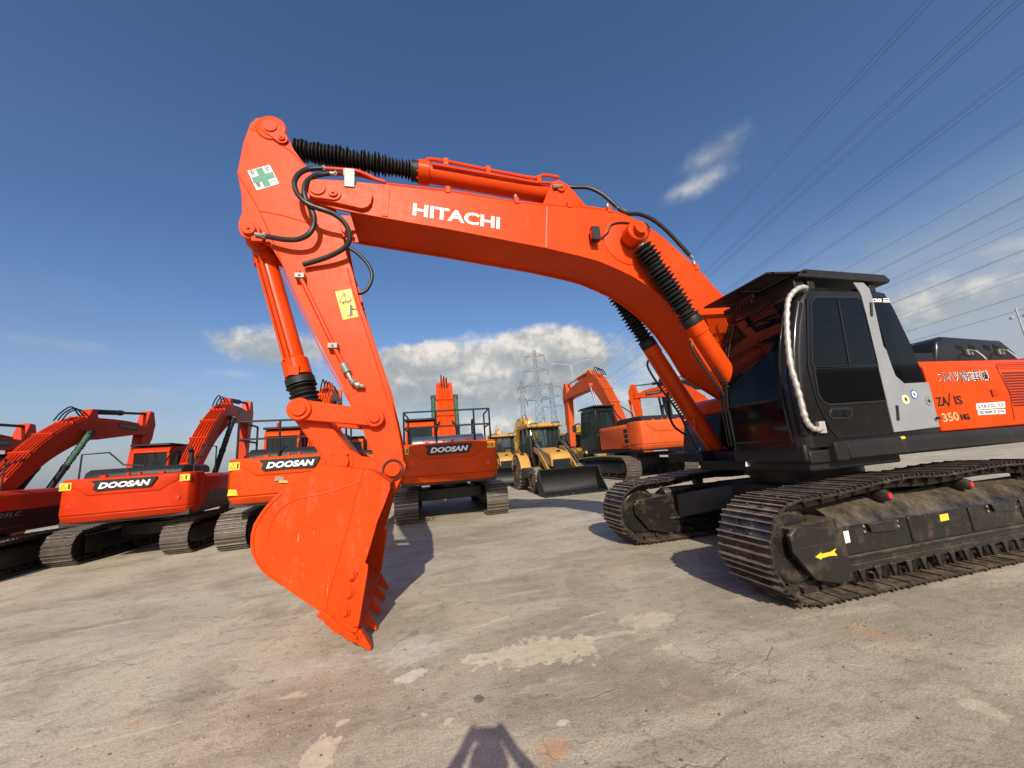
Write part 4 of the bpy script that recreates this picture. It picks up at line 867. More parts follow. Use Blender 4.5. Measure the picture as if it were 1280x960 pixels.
V = [(p[0], y0, p[1]) for p in curve]+[(p[0], y1, p[1]) for p in curve]+[(p[0], y0, p[1]) for p in inner]+[(p[0], y1, p[1]) for p in inner]
F = [(i, i+1, n+i+1, n+i) for i in range(n-1)]+[(2*n+i, 3*n+i, 3*n+i+1, 2*n+i+1) for i in range(n-1)]
F += [(0, n, 3*n, 2*n), (n-1, 3*n-1, 4*n-1, 2*n-1)]+[(i, 2*n+i, 2*n+i+1, i+1) for i in range(n-1)]+[(n+i, n+i+1, 3*n+i+1, 3*n+i) for i in range(n-1)]
m.add(V, F); m.build('bucket_shell', M['orange_bucket'], bkt, smooth=30)
# wear band round the cheek, weld lines, wear strips
ob_ = [xz(x, y, W_) for x, y in Zb([(436, 295), (400, 310), (340, 330), (280, 345), (225, 355), (180, 372), (145, 400), (118, 435), (104, 480), (102, 500)])]
weld(ob_, W_, bkt)
weld([xz(x, y, W_) for x, y in Zb([(452, 250), (436, 295), (400, 430), (360, 570), (325, 700), (308, 775)])], W_, bkt)
oc = [xz(x, y, W_) for x, y in Zb([(150, 330), (115, 362), (90, 390), (66, 425), (50, 452), (40, 490), (38, 525), (42, 555), (60, 595), (80, 622), (100, 640), (150, 675)])]
ic = [tuple(Vector(p)*.955+Vector(xz(260, 620, W_)*1)*.0+Vector(xz(400, 690, W_))*.045) for p in oc]
m = MB(); P_ = oc+ic[::-1]; m.prism(P_, W_, W_+.008); m.build('cheek_wear_plate', M['orange_bucket'], bkt, bevel=.003)
m = MB()
for k in range(9):
    t = 15+k*.66; i = int(t); f_ = t-i; p = Vector(curve[min(i, n-1)]).lerp(Vector(curve[min(i+1, n-1)]), f_) if i < 21 else None
    if p is None: break
    for yy in (-.6, -.35, -.1, .15, .40, .64):
        m.box(-.05, .05, yy, yy+.11, -.028, .028, Matrix.Translation((p.x, 0, p.y)) @ Matrix.Rotation(-math.atan2((Vector(curve[min(i+1, n-1)])-Vector(curve[i])).y, (Vector(curve[min(i+1, n-1)])-Vector(curve[i])).x), 4, 'Y'))
m.build('wear_strip', M['orange_bucket'], bkt, bevel=.004)
sc_ = [xz(x, y, W_+.02) for x, y in Zb([(456, 594), (466, 600), (464, 625), (432, 822), (415, 826), (352, 780), (375, 735), (400, 690), (425, 640)])]
sco = MB().prism(sc_, W_, W_+.03).build('side_cutter', M['orange_arm'], bkt, bevel=.005); MB().prism(sc_, -W_-.03, -W_).build('side_cutter', M['orange_arm'], bkt, bevel=.005)
for px, py in Zb([(405, 638), (395, 706), (381, 773)]):
    m = MB(); x, z = xz(px, py, W_+.05); m.cyl((x, W_+.03, z), (x, W_+.042, z), .042, n=20); m.cyl((x, W_+.042, z), (x, W_+.06, z), .028, n=6); m.build('cutter_bolt', M['orange_arm'], sco, bevel=.003)
# hinge ears
ear = [xz(x, y, .36) for x, y in Zb([(330, 225), (335, 200), (358, 184), (385, 178), (410, 185), (440, 205), (480, 208), (515, 205), (525, 200), (560, 190), (585, 205), (603, 235), (598, 262), (560, 342), (545, 320), (530, 290), (470, 262), (400, 262), (345, 262)])]
m = MB()
for a, b in ((.285, .335), (-.335, -.285)): m.prism(ear, a, b)
pin(m, BK[0], BK[1], -.39, .385, .085); pin(m, BK[0], BK[1], -.345, .345, .125); pin(m, BT[0], BT[1], -.39, .40, .075); pin(m, BT[0], BT[1], -.345, .35, .115)
for c_, r_ in ((BT, .10), (BK, .10)):
    for k in range(4): a = R(45+90*k); m.cyl((c_[0]+r_*math.cos(a), .35, c_[1]+r_*math.sin(a)), (c_[0]+r_*math.cos(a), .365, c_[1]+r_*math.sin(a)), .014, n=6)
m.build('hinge_ear', M['orange_arm'], bkt, bevel=.006)
m = MB(); m.lathe((BT[0], .34, BT[1]), (BT[0], .372, BT[1]), [(0, .105), (1, .105), (1, .088), (0, .088)], 28, caps=False); m.build('dust_seal', M['rubber'], bkt)
# lip with five teeth
p0 = Vector(xz(*Zb([(302, 790)])[0], W_)); p1 = Vector(xz(*Zb([(425, 866)])[0], W_)); d = (p1-p0).normalized(); nr = Vector((-d.y, d.x)); nr = nr if nr.y > 0 else -nr
m = MB(); m.prism([tuple(p0-d*.05-nr*.02), tuple(p1-nr*.01), tuple(p1+nr*.012), tuple(p0-d*.05+nr*.04)], -W_-.012, W_+.012); m.build('cutting_edge', M['orange_arm'], bkt, bevel=.006)
tipp = Vector(xz(462, 822, W_+.02)); tipp.y = max(.016, tipp.y); 
for k in range(5):
    yy = W_-.075-k*(2*W_-.15)/4; m = MB()
    q0 = p1-d*.30; dv = (tipp-p1).normalized()
    m.prism([tuple(q0-nr*.045), tuple(p1-d*.04-nr*.06), tuple(p1+d*.03-nr*.045), tuple(p1+d*.03+nr*.04), tuple(p1-d*.04+nr*.055), tuple(q0+nr*.03)], yy-.055, yy+.055)
    th = m.build('bucket_tooth', M['orange_arm'], bkt, bevel=.012)
    m = MB(); c0 = p1-d*.02; c1 = tipp; nn2 = Vector((-(c1-c0).y, (c1-c0).x)).normalized()
    A_ = [(c0.x-nn2.x*.055, yy-.05, c0.y-nn2.y*.055), (c0.x-nn2.x*.055, yy+.05, c0.y-nn2.y*.055), (c0.x+nn2.x*.055, yy+.05, c0.y+nn2.y*.055), (c0.x+nn2.x*.055, yy-.05, c0.y+nn2.y*.055)]
    B2 = [(c1.x-nn2.x*.012, yy-.035, c1.y-nn2.y*.012), (c1.x-nn2.x*.012, yy+.035, c1.y-nn2.y*.012), (c1.x+nn2.x*.012, yy+.035, c1.y+nn2.y*.012), (c1.x+nn2.x*.012, yy-.035, c1.y+nn2.y*.012)]
    m.hexa(A_, B2); m.cyl((c0.x, yy-.062, c0.y), (c0.x, yy+.062, c0.y), .02, n=10); m.build('tooth_point', M['orange_arm'], th, bevel=.008)
# ================================================================== THE OTHER EXCAVATORS
def glass_box(mb, x0, x1, y0, y1, z0, z1): mb.box(x0, x1, y0, y1, z0, z1)
def digger(loc, hd, s, up, label, group, pm, dark=None, brand='DOOSAN', model='DX225', boomz=(2.5, 4.35), tip=(5.3, 4.15), armend=(5.0, 1.35), rails=True,
           blackcab=False, badge_boom=True, hitachi=False, sleeves=True, stickers=True, hood='black', hw=1.27, flank_graphic=True, bw=.23, extra=False, cat='excavator'):
    """a yard excavator: tracks head along hd, the upper structure along up (degrees)"""
    root = empty('excavator', (loc[0], loc[1], 0), R(hd), s, label, cat, group)
    S = Matrix.Rotation(R(up-hd), 4, 'Z'); P_ = M[pm]; U = lambda: MB(S)
    for sg in (1, -1):
        ya, yb = (.895, 1.495) if sg > 0 else (-1.495, -.895); yc = (ya+yb)/2
        m = MB(); belt(m, track_path(1.80, -1.78, .40, .42, [(1.2, .84), (.4, .87), (-.6, .885), (-1.2, .87)]), ya, yb, .20, detail=False); m.build('crawler_track', [M['track_far'], M['track_pol']], root, smooth=0)
        m = MB(); m.prism([(yc-sg*.17, .2), (yc+sg*.17, .2), (yc+sg*.17, .52), (yc+sg*.08, .64), (yc-sg*.17, .64)], -1.6, 1.5, 'x'); m.build('track_frame', M['dark'], root, bevel=.015)
        m = MB(); m.cyl((1.80, yc-.12, .40), (1.80, yc+.12, .40), .31, n=24); m.build('idler', M['dark'], root)
        m = MB(); m.cyl((-1.78, yc-.05, .42), (-1.78, yc+.05, .42), .33, n=20); m.cyl((-1.78, yc, .42), (-1.78, yc+sg*.2, .42), .18, n=16); m.build('sprocket', M['dark'], root)
        for i in range(5): m = MB(); m.cyl((1.2-i*.6, yc-.16, .15), (1.2-i*.6, yc+.16, .15), .085, n=12); m.build('track_roller', M['dark'], root)
    m = MB(); m.box(-.7, .7, -.95, .95, .42, .74); m.cyl((0, 0, .74), (0, 0, 1.0), .60, n=28); m.build('car_body', M['dark'], root, bevel=.02)
    m = U(); m.box(-2.55, 1.35, -1.2, 1.2, .97, 1.12); m.build('platform', M['dark'], root, bevel=.015)
    # counterweight: bowed rear, chamfered lower edge, pressed chevron
    pl_ = [(-2.0, -hw), (-2.45, -hw), (-2.64, -hw+.10), (-2.72, -hw+.45), (-2.76, 0), (-2.72, hw-.45), (-2.64, hw-.10), (-2.45, hw), (-2.0, hw)]
    m = U(); lowp = [(x+.10 if x < -2.3 else x, y*.97) for x, y in pl_]
    m.prism(lowp, 1.03, 1.20, 'z', pl_); m.prism(pl_, 1.20, 2.02, 'z')
    cw = m.build('counterweight', P_, root, bevel=.035, smooth=30)
    m = U()
    xb = lambda y: -2.76+.04*(abs(y)/(hw-.45)) if abs(y) < hw-.45 else -2.72+.08*((abs(y)-hw+.45)/.35)
    ch = [(-.98*hw/1.27, 1.98), (.98*hw/1.27, 1.98), (.98*hw/1.27, 1.86), (.66, 1.64), (-.66, 1.64), (-.98*hw/1.27, 1.86)]
    V = []; F = []
    ys = [-.98, -.66, -.3, 0, .3, .66, .98]; zl = lambda y: 1.64 if abs(y) <= .66 else 1.64+(abs(y)-.66)/.32*.22
    for y in ys: V += [(xb(y)-.028, y, zl(y)), (xb(y)-.028, y, 1.97), (xb(y)+.01, y, zl(y)-.035), (xb(y)+.01, y, 2.0)]
    for i in range(len(ys)-1): a = i*4; b = a+4; F += [(a, a+1, b+1, b), (a, b, b+2, a+2), (a+1, a+3, b+3, b+1)]
    F += [(0, 2, 3, 1), (24, 25, 27, 26)]
    m.add(V, F); m.build('pressed_panel', P_, cw, bevel=.01, smooth=0)
    for sy in (() if hitachi else (1, -1)): m = U(); m.cyl((xb(.98)-.012, sy*.99, 1.42), (xb(.98)+.05, sy*.99, 1.42), .055, n=18); m.build('reflector', M['redlamp'], cw)
    if brand:
        m = U(); bx = -2.80; Pb = [(.52, 1.90), (.60, 1.94), (.60, 1.96), (-.60, 1.96), (-.60, 1.93), (-.50, 1.74), (-.45, 1.72), (.50, 1.72), (.56, 1.76)]
        m.prism(Pb, bx-.012, bx+.02, 'x'); bd_ = m.build('name_plate', M['blackink'], cw, bevel=.004)
        lettering('name_lettering', brand, M['white'], bd_, (bx-.013, .46, 1.765), (bx-.013, -.49, 1.765), .135, (-1, 0, 0), .045, .25, .003, S)
    if stickers:
        for y0, y1, z0, z1 in ((1.0, 1.2, 1.78, 1.95), (-1.2, -.92, 1.80, 1.96)):
            m = U(); x_ = xb(1.1)-.020; m.prism([(y0, z0), (y1, z0), (y1, z1), (y0, z1)], x_-.004, x_+.06, 'x'); st_ = m.build('warning_sticker', M['sticker_y'], cw, smooth=0)
            yc_ = (y0+y1)/2; m = U(); a, b, c_ = [Vector((x_-.006, yc_+.03+.05*k, z)) for k, z in ((-1, z0+.04), (1, z0+.04), (0, z1-.04))]
            for p, q_ in ((a, b), (b, c_), (c_, a)): m.bar(p, q_, .006)
            m.box(x_-.007, x_-.004, yc_-.08, yc_-.05, z0+.03, z1-.03); m.build('warning_pictogram', M['blackink'], st_, smooth=0)
    if extra:
        for (y0, y1, z0, z1), mt in (((1.0, 1.19, 1.24, 1.38), 'sticker_y'), ((.10, .30, 1.47, 1.58), 'stone1'), ((.02, .22, 1.42, 1.49), 'gold')):
            m = U(); x_ = xb((y0+y1)/2)-.034; m.prism([(y0, z0), (y1, z0+.01), (y1-.02, z1), (y0+.03, z1-.02)], x_-.003, x_+.05, 'x'); m.build('worn_sticker', M[mt], cw, smooth=0)
        m = U(); m.cyl((.6, 1.1, 2.99), (.6, 1.1, 3.06), .05, n=14); m.cyl((.6, 1.1, 3.06), (.6, 1.1, 3.16), .04, n=14); m.build('beacon', M['redlamp'], root)
    # body sides
    m = U(); m.prism([(.42, 1.10), (hw, 1.10), (hw, 1.88), (hw-.08, 1.98), (.42, 2.0)], -2.01, .02, 'x'); m.build('side_panel', P_, root, bevel=.03)
    m = U(); m.prism([(-.42, 1.10), (-hw, 1.10), (-hw, 1.86), (-hw+.08, 1.96), (-.42, 1.98)], -2.01, 1.05, 'x'); sp_ = m.build('side_panel', P_, root, bevel=.03)
    m = U(); m.box(1.05, 1.55, -hw+.05, -.5, 1.10, 1.62); m.build('tool_box', P_, root, bevel=.03)
    m = U()
    for k in range(7): m.box(-1.7, -1.15, hw+.0005, hw+.003, 1.35+k*.06, 1.38+k*.06)
    if hitachi:
        m = U()
        for k in range(3): m.box(-1.98, -1.72, hw+.0005, hw+.003, 1.30+k*.18, 1.44+k*.18)
    m.build('air_louvre', M['blackink'], root, smooth=0)
    if flank_graphic:  # black graphic printed along the right flank
        m = U(); m.prism([(-1.95, 1.12), (-1.78, 1.45), (-1.55, 1.50), (.95, 1.50), (1.02, 1.12)], -hw-.004, -hw-.0005); gr_ = m.build('side_graphic', M['blackink'], sp_, smooth=0)
        lettering('model_lettering', model, M['zinc'], gr_, (-1.62, -hw-.005, 1.36), (-.55, -hw-.005, 1.36), .10, (0, -1, 0), .01, .25, .003, S)
    elif hitachi:
        lettering('model_lettering', 'ZX330', M['blackink'], root, (-1.55, hw+.001, 1.14), (-2.0, hw+.001, 1.14), .09, (0, 1, 0), .02, .1, .003, S)
    m = U(); m.prism([(-2.45, 2.0), (-.7, 2.0), (-.8, 2.17), (-1.0, 2.22), (-2.25, 2.22), (-2.4, 2.15)], -.95, .95); hd_ = m.build('engine_hood', M['graphite'] if hood == 'black' else M['silver'], root, bevel=.04)
    for y in (.55, -.55): m = U(); m.box(-2.52, -2.38, y-.05, y+.05, 2.01, 2.07); m.build('hood_hinge', P_, hd_)
    for y in (.11, -.11): m = U(); m.cyl((-2.45, y, 1.99), (-2.45, y, 2.10), .025, n=10); m.build('lifting_eye', P_, hd_)
    m = U(); m.cyl((-1.5, -.75, 2.2), (-1.5, -.75, 2.52), .06, n=14); m.tube([(-1.5, -.75, 2.5), (-1.52, -.75, 2.60), (-1.60, -.75, 2.66)], .055, 12); m.build('exhaust_stack', M['black_matt'], hd_)
    if rails:
        rl = []; m = U(); t = .024
        if rails == 'full':
            Y = 1.12
            for x, y in ((-2.5, Y), (-2.5, -Y), (-2.5, .3), (-1.2, Y), (-1.2, -Y), (-2.5, -.7)): m.cyl((x, y, 2.0), (x, y, 2.86), t, n=8)
            for z in (2.86, 2.45):
                m.tube([(-1.2, Y, z), (-2.5, Y, z), (-2.5, -Y, z), (-1.2, -Y, z)], t, 8)
        else:
            m.tube([(-1.0, -1.15, 2.0), (-1.0, -1.15, 2.72), (-1.7, -1.15, 2.72), (-1.9, -1.15, 2.40), (-2.3, -1.15, 2.38), (-2.35, -1.15, 2.0)], t*.8, 8); m.build('handrail', M['black_matt'], root); m = U(); m.tube([(-2.3, 1.1, 2.0), (-2.3, 1.1, 2.6), (-2.3, .6, 2.62), (-2.3, .3, 2.3), (-2.3, -.1, 2.25), (-2.3, -.1, 2.1)], t*.8, 8)
        m.build('handrail', M['black_matt'], root)
    # cab
    CP_ = M['black'] if blackcab else P_; cx0, cx1, cy0, cy1 = .10, 1.62, .40, 1.32
    m = U(); m.prism([(cx0, 1.12), (cx1, 1.12), (cx1+.02, 1.62), (cx0, 1.80)], cy0, cy1)
    rf = [(cx0-.02, 2.74), (cx0+.10, 2.90), (1.05, 2.92), (1.36, 2.82), (1.38, 2.76), (cx0-.02, 2.70)]; m.prism(rf, cy0, cy1)
    for y0 in (cy0, cy1-.07):
        m.prism([(cx0, 1.78), (cx0+.13, 1.78), (cx0+.12, 2.74), (cx0-.01, 2.74)], y0, y0+.07); m.prism([(cx1-.08, 1.60), (cx1+.02, 1.60), (1.38, 2.78), (1.27, 2.78)], y0, y0+.07); m.prism([(.82, 1.68), (.92, 1.68), (.88, 2.76), (.80, 2.76)], y0, y0+.07)
    cb = m.build('cab', CP_, root, bevel=.03)
    for nm, sh, ax, a0, a1 in (('side_window', [(cx0+.10, 1.78), (.83, 1.70), (.82, 2.73), (cx0+.10, 2.73)], 'y', cy1-.045, cy1-.035), ('door_window', [(.90, 1.68), (cx1-.05, 1.62), (1.30, 2.76), (.88, 2.75)], 'y', cy1-.045, cy1-.035), ('side_window', [(cx0+.10, 1.78), (cx1-.05, 1.62), (1.30, 2.76), (cx0+.10, 2.73)], 'y', cy0+.035, cy0+.045)):
        U().prism(sh, a0, a1, ax).build(nm, M['glass_clear'], cb, smooth=0)
    m = U(); m.prism([(cy0+.06, 1.80), (cy1-.06, 1.80), (cy1-.06, 2.72), (cy0+.06, 2.72)], cx0+.03, cx0+.04, 'x'); m.build('rear_window', M['glass_clear'], cb, smooth=0)
    m = U(); m.hexa([(cx1-.01, cy0+.06, 1.62), (cx1-.01, cy1-.06, 1.62), (1.35, cy1-.06, 2.78), (1.35, cy0+.06, 2.78)], [(cx1, cy0+.06, 1.62), (cx1, cy1-.06, 1.62), (1.36, cy1-.06, 2.78), (1.36, cy0+.06, 2.78)]); m.build('windscreen', M['glass_clear'], cb, smooth=0)
    m = U(); m.box(.45, .95, .62, 1.10, 1.55, 1.68); m.box(.40, .52, .62, 1.10, 1.60, 2.25); m.box(.42, .50, .76, .96, 2.25, 2.45); m.build('driver_seat', M['seat'], cb, bevel=.04)
    m = U(); m.prism([(cx0-.05, 2.95), (cx0, 2.98), (1.30, 2.99), (1.62, 2.93), (1.62, 2.91), (cx0-.05, 2.92)], cy0-.03, cy1+.03); m.build('roof_guard', M['black_matt'], cb, bevel=.01)
    m = U(); m.tube([(cx1, cy1+.02, 2.3), (cx1+.12, cy1+.18, 2.35), (cx1+.12, cy1+.22, 2.2)], .014, 6); m.box(cx1+.09, cx1+.13, cy1+.12, cy1+.30, 1.98, 2.30); m.build('wing_mirror', M['black_matt'], cb, bevel=.01)
    # boom
    ft = (.15, 1.85); bx, bz = boomz; tx, tz = tip
    def arc(P, w):
        Q = catmull(P, 8); n_ = len(Q); A = []; B = []
        for i, p in enumerate(Q):
            d = (Q[min(i+1, n_-1)]-Q[max(i-1, 0)]).normalized(); nn_ = Vector((-d.y, d.x)); t = i/(n_-1); ww = w(t); A.append(tuple(p+nn_*ww)); B.append(tuple(p-nn_*ww))
        return A, B
    ctr = [ft, (ft[0]+(bx-ft[0])*.45, ft[1]+(bz-ft[1])*.56), (bx-.25, bz-.22), (bx+.45, bz-.12), (bx+(tx-bx)*.6, bz+(tz-bz)*.5-.02), (tx, tz)]
    A, B = arc(ctr, lambda t: .17+.19*math.sin(math.pi*min(1, t*1.08)) if t < .93 else .17)
    m = U(); m.prism(A+B[::-1], -bw, bw); bo = m.build('boom', P_, root, bevel=.015)
    m = U()
    for yy in (-.19, -.11, -.03, .05, .13, .19):
        m.tube([(p[0]-.01, yy, p[1]+.035) for p in A[2:-4]], .022, 6)
    for i in (6, 10, 14, 18): m.box(-.03, .03, -bw-.01, bw+.01, -.02, .08, Matrix.Translation((A[i][0], 0, A[i][1])) @ Matrix.Rotation(-.7 if i < 14 else 0, 4, 'Y'))
    m.build('boom_pipe', P_, bo)
    for k in range(3): a = A[16]; yy = -.1+k*.1; m = U(); m.tube(catmull([(a[0]-.5, yy, a[1]-.05), (a[0]-.30, yy, a[1]+.22), (a[0]+.05, yy, a[1]+.36+.05*k), (a[0]+.35, yy, a[1]+.25), (a[0]+.55, yy, a[1]+.12)], 5), .022, 6); m.build('hydraulic_hose', M['hose'], bo)
    for yy in (-.2, .2): a = A[5]; m = U(); m.tube(catmull([(ft[0]-.3, yy, ft[1]-.1), (ft[0]-.45, yy*1.6, ft[1]+.35), (ft[0]-.1, yy*1.8, ft[1]+.75), (a[0], yy, a[1]+.02)], 6), .026, 6); m.build('hydraulic_hose', M['hose'], bo)
    if badge_boom:
        c0 = Vector((tx-1.75, tz+.05)); c1 = Vector((tx-.75, tz+.02))
        for sy in (1, -1):
            m = U(); m.prism([(c0.x, c0.y-.11), (c1.x, c1.y-.11), (c1.x, c1.y+.11), (c0.x, c0.y+.11)], sy*(bw+.001), sy*(bw+.006)); bb = m.build('name_plate', M['blackink'], bo, smooth=0)
            l, r_ = (c1.x-.08, c0.x+.08) if sy > 0 else (c0.x+.08, c1.x-.08)
            lettering('name_lettering', 'DOOSAN', M['zinc'], bb, (l, sy*(bw+.008), c0.y-.055), (r_, sy*(bw+.008), c0.y-.055), .11, (0, sy, 0), .04, .2, .003, S)
    # cylinders
    def cylr(p0, p1, y, r, split, nm, mr, mb_, sleeve=False):
        a, b = Vector((p0[0], y, p0[1])), Vector((p1[0], y, p1[1])); L = b-a
        m = U(); m.lathe(a, a+L*split, [(0, r*.8), (.04, r), (.93, r), (.935, r*1.15), (1, r*1.15)], 14); c_ = m.build(nm, mb_, root)
        m = U()
        if sleeve: bellows(m, a+L*split, b, r*.8, r*1.1, 16, 12)
        else: m.cyl(a+L*split, b, r*.55, n=12)
        m.build('piston_rod', mr, c_)
        m = U(); m.cyl((b.x, y-.10, b.z), (b.x, y+.10, b.z), r*1.2, n=14); m.build('rod_eye', mb_, c_)
    for y in (bw+.12, -bw-.12): cylr((.95, 1.30), (bx-.15, bz-.30), y, .085, .55, 'boom_cylinder', M['rubber'] if sleeves == 2 else (M['green_sleeve'] if sleeves else M['chrome']), M['black_matt'] if sleeves else P_, bool(sleeves))
    # arm
    ex_, ez = armend; ad = Vector((ex_-tx, ez-tz)); L_ = ad.length; ad = ad/L_; an_ = Vector((-ad.y, ad.x)); an_ = an_ if an_.x > 0 else -an_; tv = Vector((tx, tz))
    hpt = tv-ad*.72-an_*.02; Pa = [tv-ad*.80+an_*-.12, tv-ad*.82+an_*.10, tv-ad*.35+an_*.36, tv+ad*.25+an_*.36, tv+ad*.5+an_*.26, Vector(armend)+an_*.12, Vector(armend)-an_*.12, tv+ad*.6-an_*.22, tv+ad*.05-an_*.26]
    m = U(); m.prism([tuple(p) for p in Pa], -.17, .17); am = m.build('arm', P_, root, bevel=.015)
    cylr((bx+.25, bz+.48), tuple(hpt), 0, .09, .50, 'arm_cylinder', M['chrome'] if not sleeves else M['black_matt'], P_ if hitachi else M['black_matt'])
    m = U(); m.prism([(bx-.05, bz+.1), (bx+.55, bz+.1), (bx+.34, bz+.55), (bx+.18, bz+.55)], -.13, .13); m.build('cylinder_bracket', P_, bo, bevel=.01)
    k0 = tv+ad*.1+an_*.42; k1 = Vector(armend)-ad*.35+an_*.45
    cylr(tuple(k0), tuple(k1), 0, .075, .62, 'bucket_cylinder', M['chrome'], P_)
    m = U(); m.bar((k1.x, -.14, k1.y), ((Vector(armend)-ad*.45).x, -.14, (Vector(armend)-ad*.45).y), .06); m.bar((k1.x, .14, k1.y), ((Vector(armend)-ad*.45).x, .14, (Vector(armend)-ad*.45).y), .06); m.bar((k1.x, 0, k1.y), (ex_+.42*an_.x, 0, ez+.1), .12); m.build('bucket_linkage', P_, root)
    # bucket curled under the arm
    cbx, cbz = ex_-.12, ez; Q = [(cbx, cbz+.12), (cbx+.45, cbz+.05), (cbx+.62, cbz-.30), (cbx+.58, cbz-.70), (cbx+.30, cbz-1.02), (cbx-.10, cbz-1.18), (cbx-.42, cbz-1.20), (cbx-.40, cbz-1.14), (cbx-.18, cbz-.5), (cbx-.14, cbz-.10)]
    Q = [(x, max(.03, z)) for x, z in Q]; m = U(); m.prism(Q, .54, .57); m.prism(Q, -.57, -.54); bk = m.build('bucket', P_ if pm != 'yellow' else M['bucketin'], root, bevel=.008)
    m = U(); C_ = Q[:7]; I_ = [(x-.035, z+.012) for x, z in C_]; n_ = len(C_); V = [(p[0], y, p[1]) for y in (-.54, .54) for p in C_]+[(p[0], y, p[1]) for y in (-.54, .54) for p in I_]
    F = [(i, i+1, n_+i+1, n_+i) for i in range(n_-1)]+[(2*n_+i, 3*n_+i, 3*n_+i+1, 2*n_+i+1) for i in range(n_-1)]+[(0, n_, 3*n_, 2*n_), (n_-1, 3*n_-1, 4*n_-1, 2*n_-1)]
    m.add(V, F); m.build('bucket_shell', M['bucketin'], bk, smooth=40)
    for k in range(5): m = U(); y = -.48+k*.24; m.prism([(cbx-.36, max(.02, cbz-1.22)), (cbx-.62, max(.01, cbz-1.24)), (cbx-.36, max(.05, cbz-1.13))], y-.04, y+.04); m.build('bucket_tooth', M['bucketin'], bk)
    return root
M['green_sleeve'] = plain('green_ribbed_sleeve', (.05, .12, .08), .6)
G1 = 'excavators parked in rows across the yard'
# front row, left to right
digger((16.3, -5.0), -82, .82, -83, 'red excavator at the left edge, only its boom and name plate in view', G1, 'red', rails=False, tip=(5.6, 3.5), boomz=(2.4, 3.6), armend=(5.2, 1.4))
digger((14.05, -5.55), -86, .80, -88, 'red excavator with a black model stripe on its flank, left of the green-sleeved one', G1, 'red', model='DX225LC', rails='part', tip=(5.7, 4.0), boomz=(2.7, 3.95), armend=(5.2, 1.4), sleeves=1)
digger((11.364, -6.98), -92.3, .839, -83.4, 'red excavator, whole black name plate showing, between red one and bucket', G1, 'red', rails='part', tip=(5.6, 4.35), boomz=(3.0, 4.35), armend=(5.3, 1.5), sleeves=2)
digger((8.255, -6.809), -87.2, .922, -84.9, 'orange excavator directly behind the big bucket, black handrails round its hood', G1, 'orange_yard', rails='full', tip=(5.2, 4.25), boomz=(2.5, 4.3), armend=(4.9, 1.5), extra=True)
p = at(224, 681, 2, 0); m = MB(); m.add([(p.x-.16, p.y-.05, .004), (p.x+.15, p.y-.02, .004), (p.x+.12, p.y+.06, .03), (p.x-.13, p.y+.05, .012), (p.x, p.y, .03)], [(0, 1, 4), (1, 2, 4), (2, 3, 4), (3, 0, 4)]); tag(m.build('paper_scrap', M['white'], None, smooth=0), 'crumpled scrap of white paper on the ground beside a parked excavator track', 'litter')
digger((4.601, -7.647), -90.8, .971, -92.6, 'orange excavator seen squarely from behind between the big arm and the backhoe', G1, 'orange_yard', rails='full', tip=(4.5, 4.25), boomz=(2.4, 4.30), armend=(5.0, 1.5), hood='silver', sleeves=1, bw=.31)  # silver hood paint stands for grey reflections on a black hood
K_ = dict(rails=False, stickers=False, sleeves=0)
digger((7.6, -13.6), -92, .97, -84, 'orange excavator of the second row, showing through the gap behind the big arm', G1, 'faded', badge_boom=False, brand=None, tip=(4.8, 4.5), boomz=(2.4, 4.5), **K_)
digger((-5.35, -13.8), -89, 1.28, -86, 'faded orange excavator with black cab and three square vents, behind the far track', G1, 'faded', blackcab=True, hitachi=True, brand=None, badge_boom=False, flank_graphic=False, tip=(5.1, 4.1), boomz=(2.1, 4.5), armend=(5.2, 1.4), hw=1.3, **K_)
digger((-13.0, -14.4), -93, 1.08, -50, 'orange excavator with a name plate on its boom, mostly hidden by the faded one', G1, 'orange_yard', tip=(5.3, 4.55), boomz=(2.6, 4.65), armend=(5.1, 1.6), **K_)
digger((-16.8, -15.5), -93, 1.15, -45, 'black-boomed excavator farthest right, glimpsed between boom cylinder and cab of the big one', G1, 'black', tip=(5.3, 4.8), boomz=(2.6, 4.9), armend=(5.1, 1.6), brand=None, badge_boom=False, flank_graphic=False, **K_)
digger((-1.9, -26.0), 70, 1.0, 100, 'dusty yellow excavator far behind, left of the faded orange one', G1, 'yellow2', tip=(3.6, 3.4), boomz=(1.9, 3.8), armend=(4.6, 1.5), brand=None, badge_boom=False, flank_graphic=False, **K_)
digger((-8.0, -29.0), 60, 1.0, 110, 'bright yellow excavator far behind, half folded boom beside the faded orange arm', G1, 'yellow2', tip=(3.6, 3.0), boomz=(1.9, 3.4), armend=(4.6, 1.3), brand=None, badge_boom=False, flank_graphic=False, **K_)
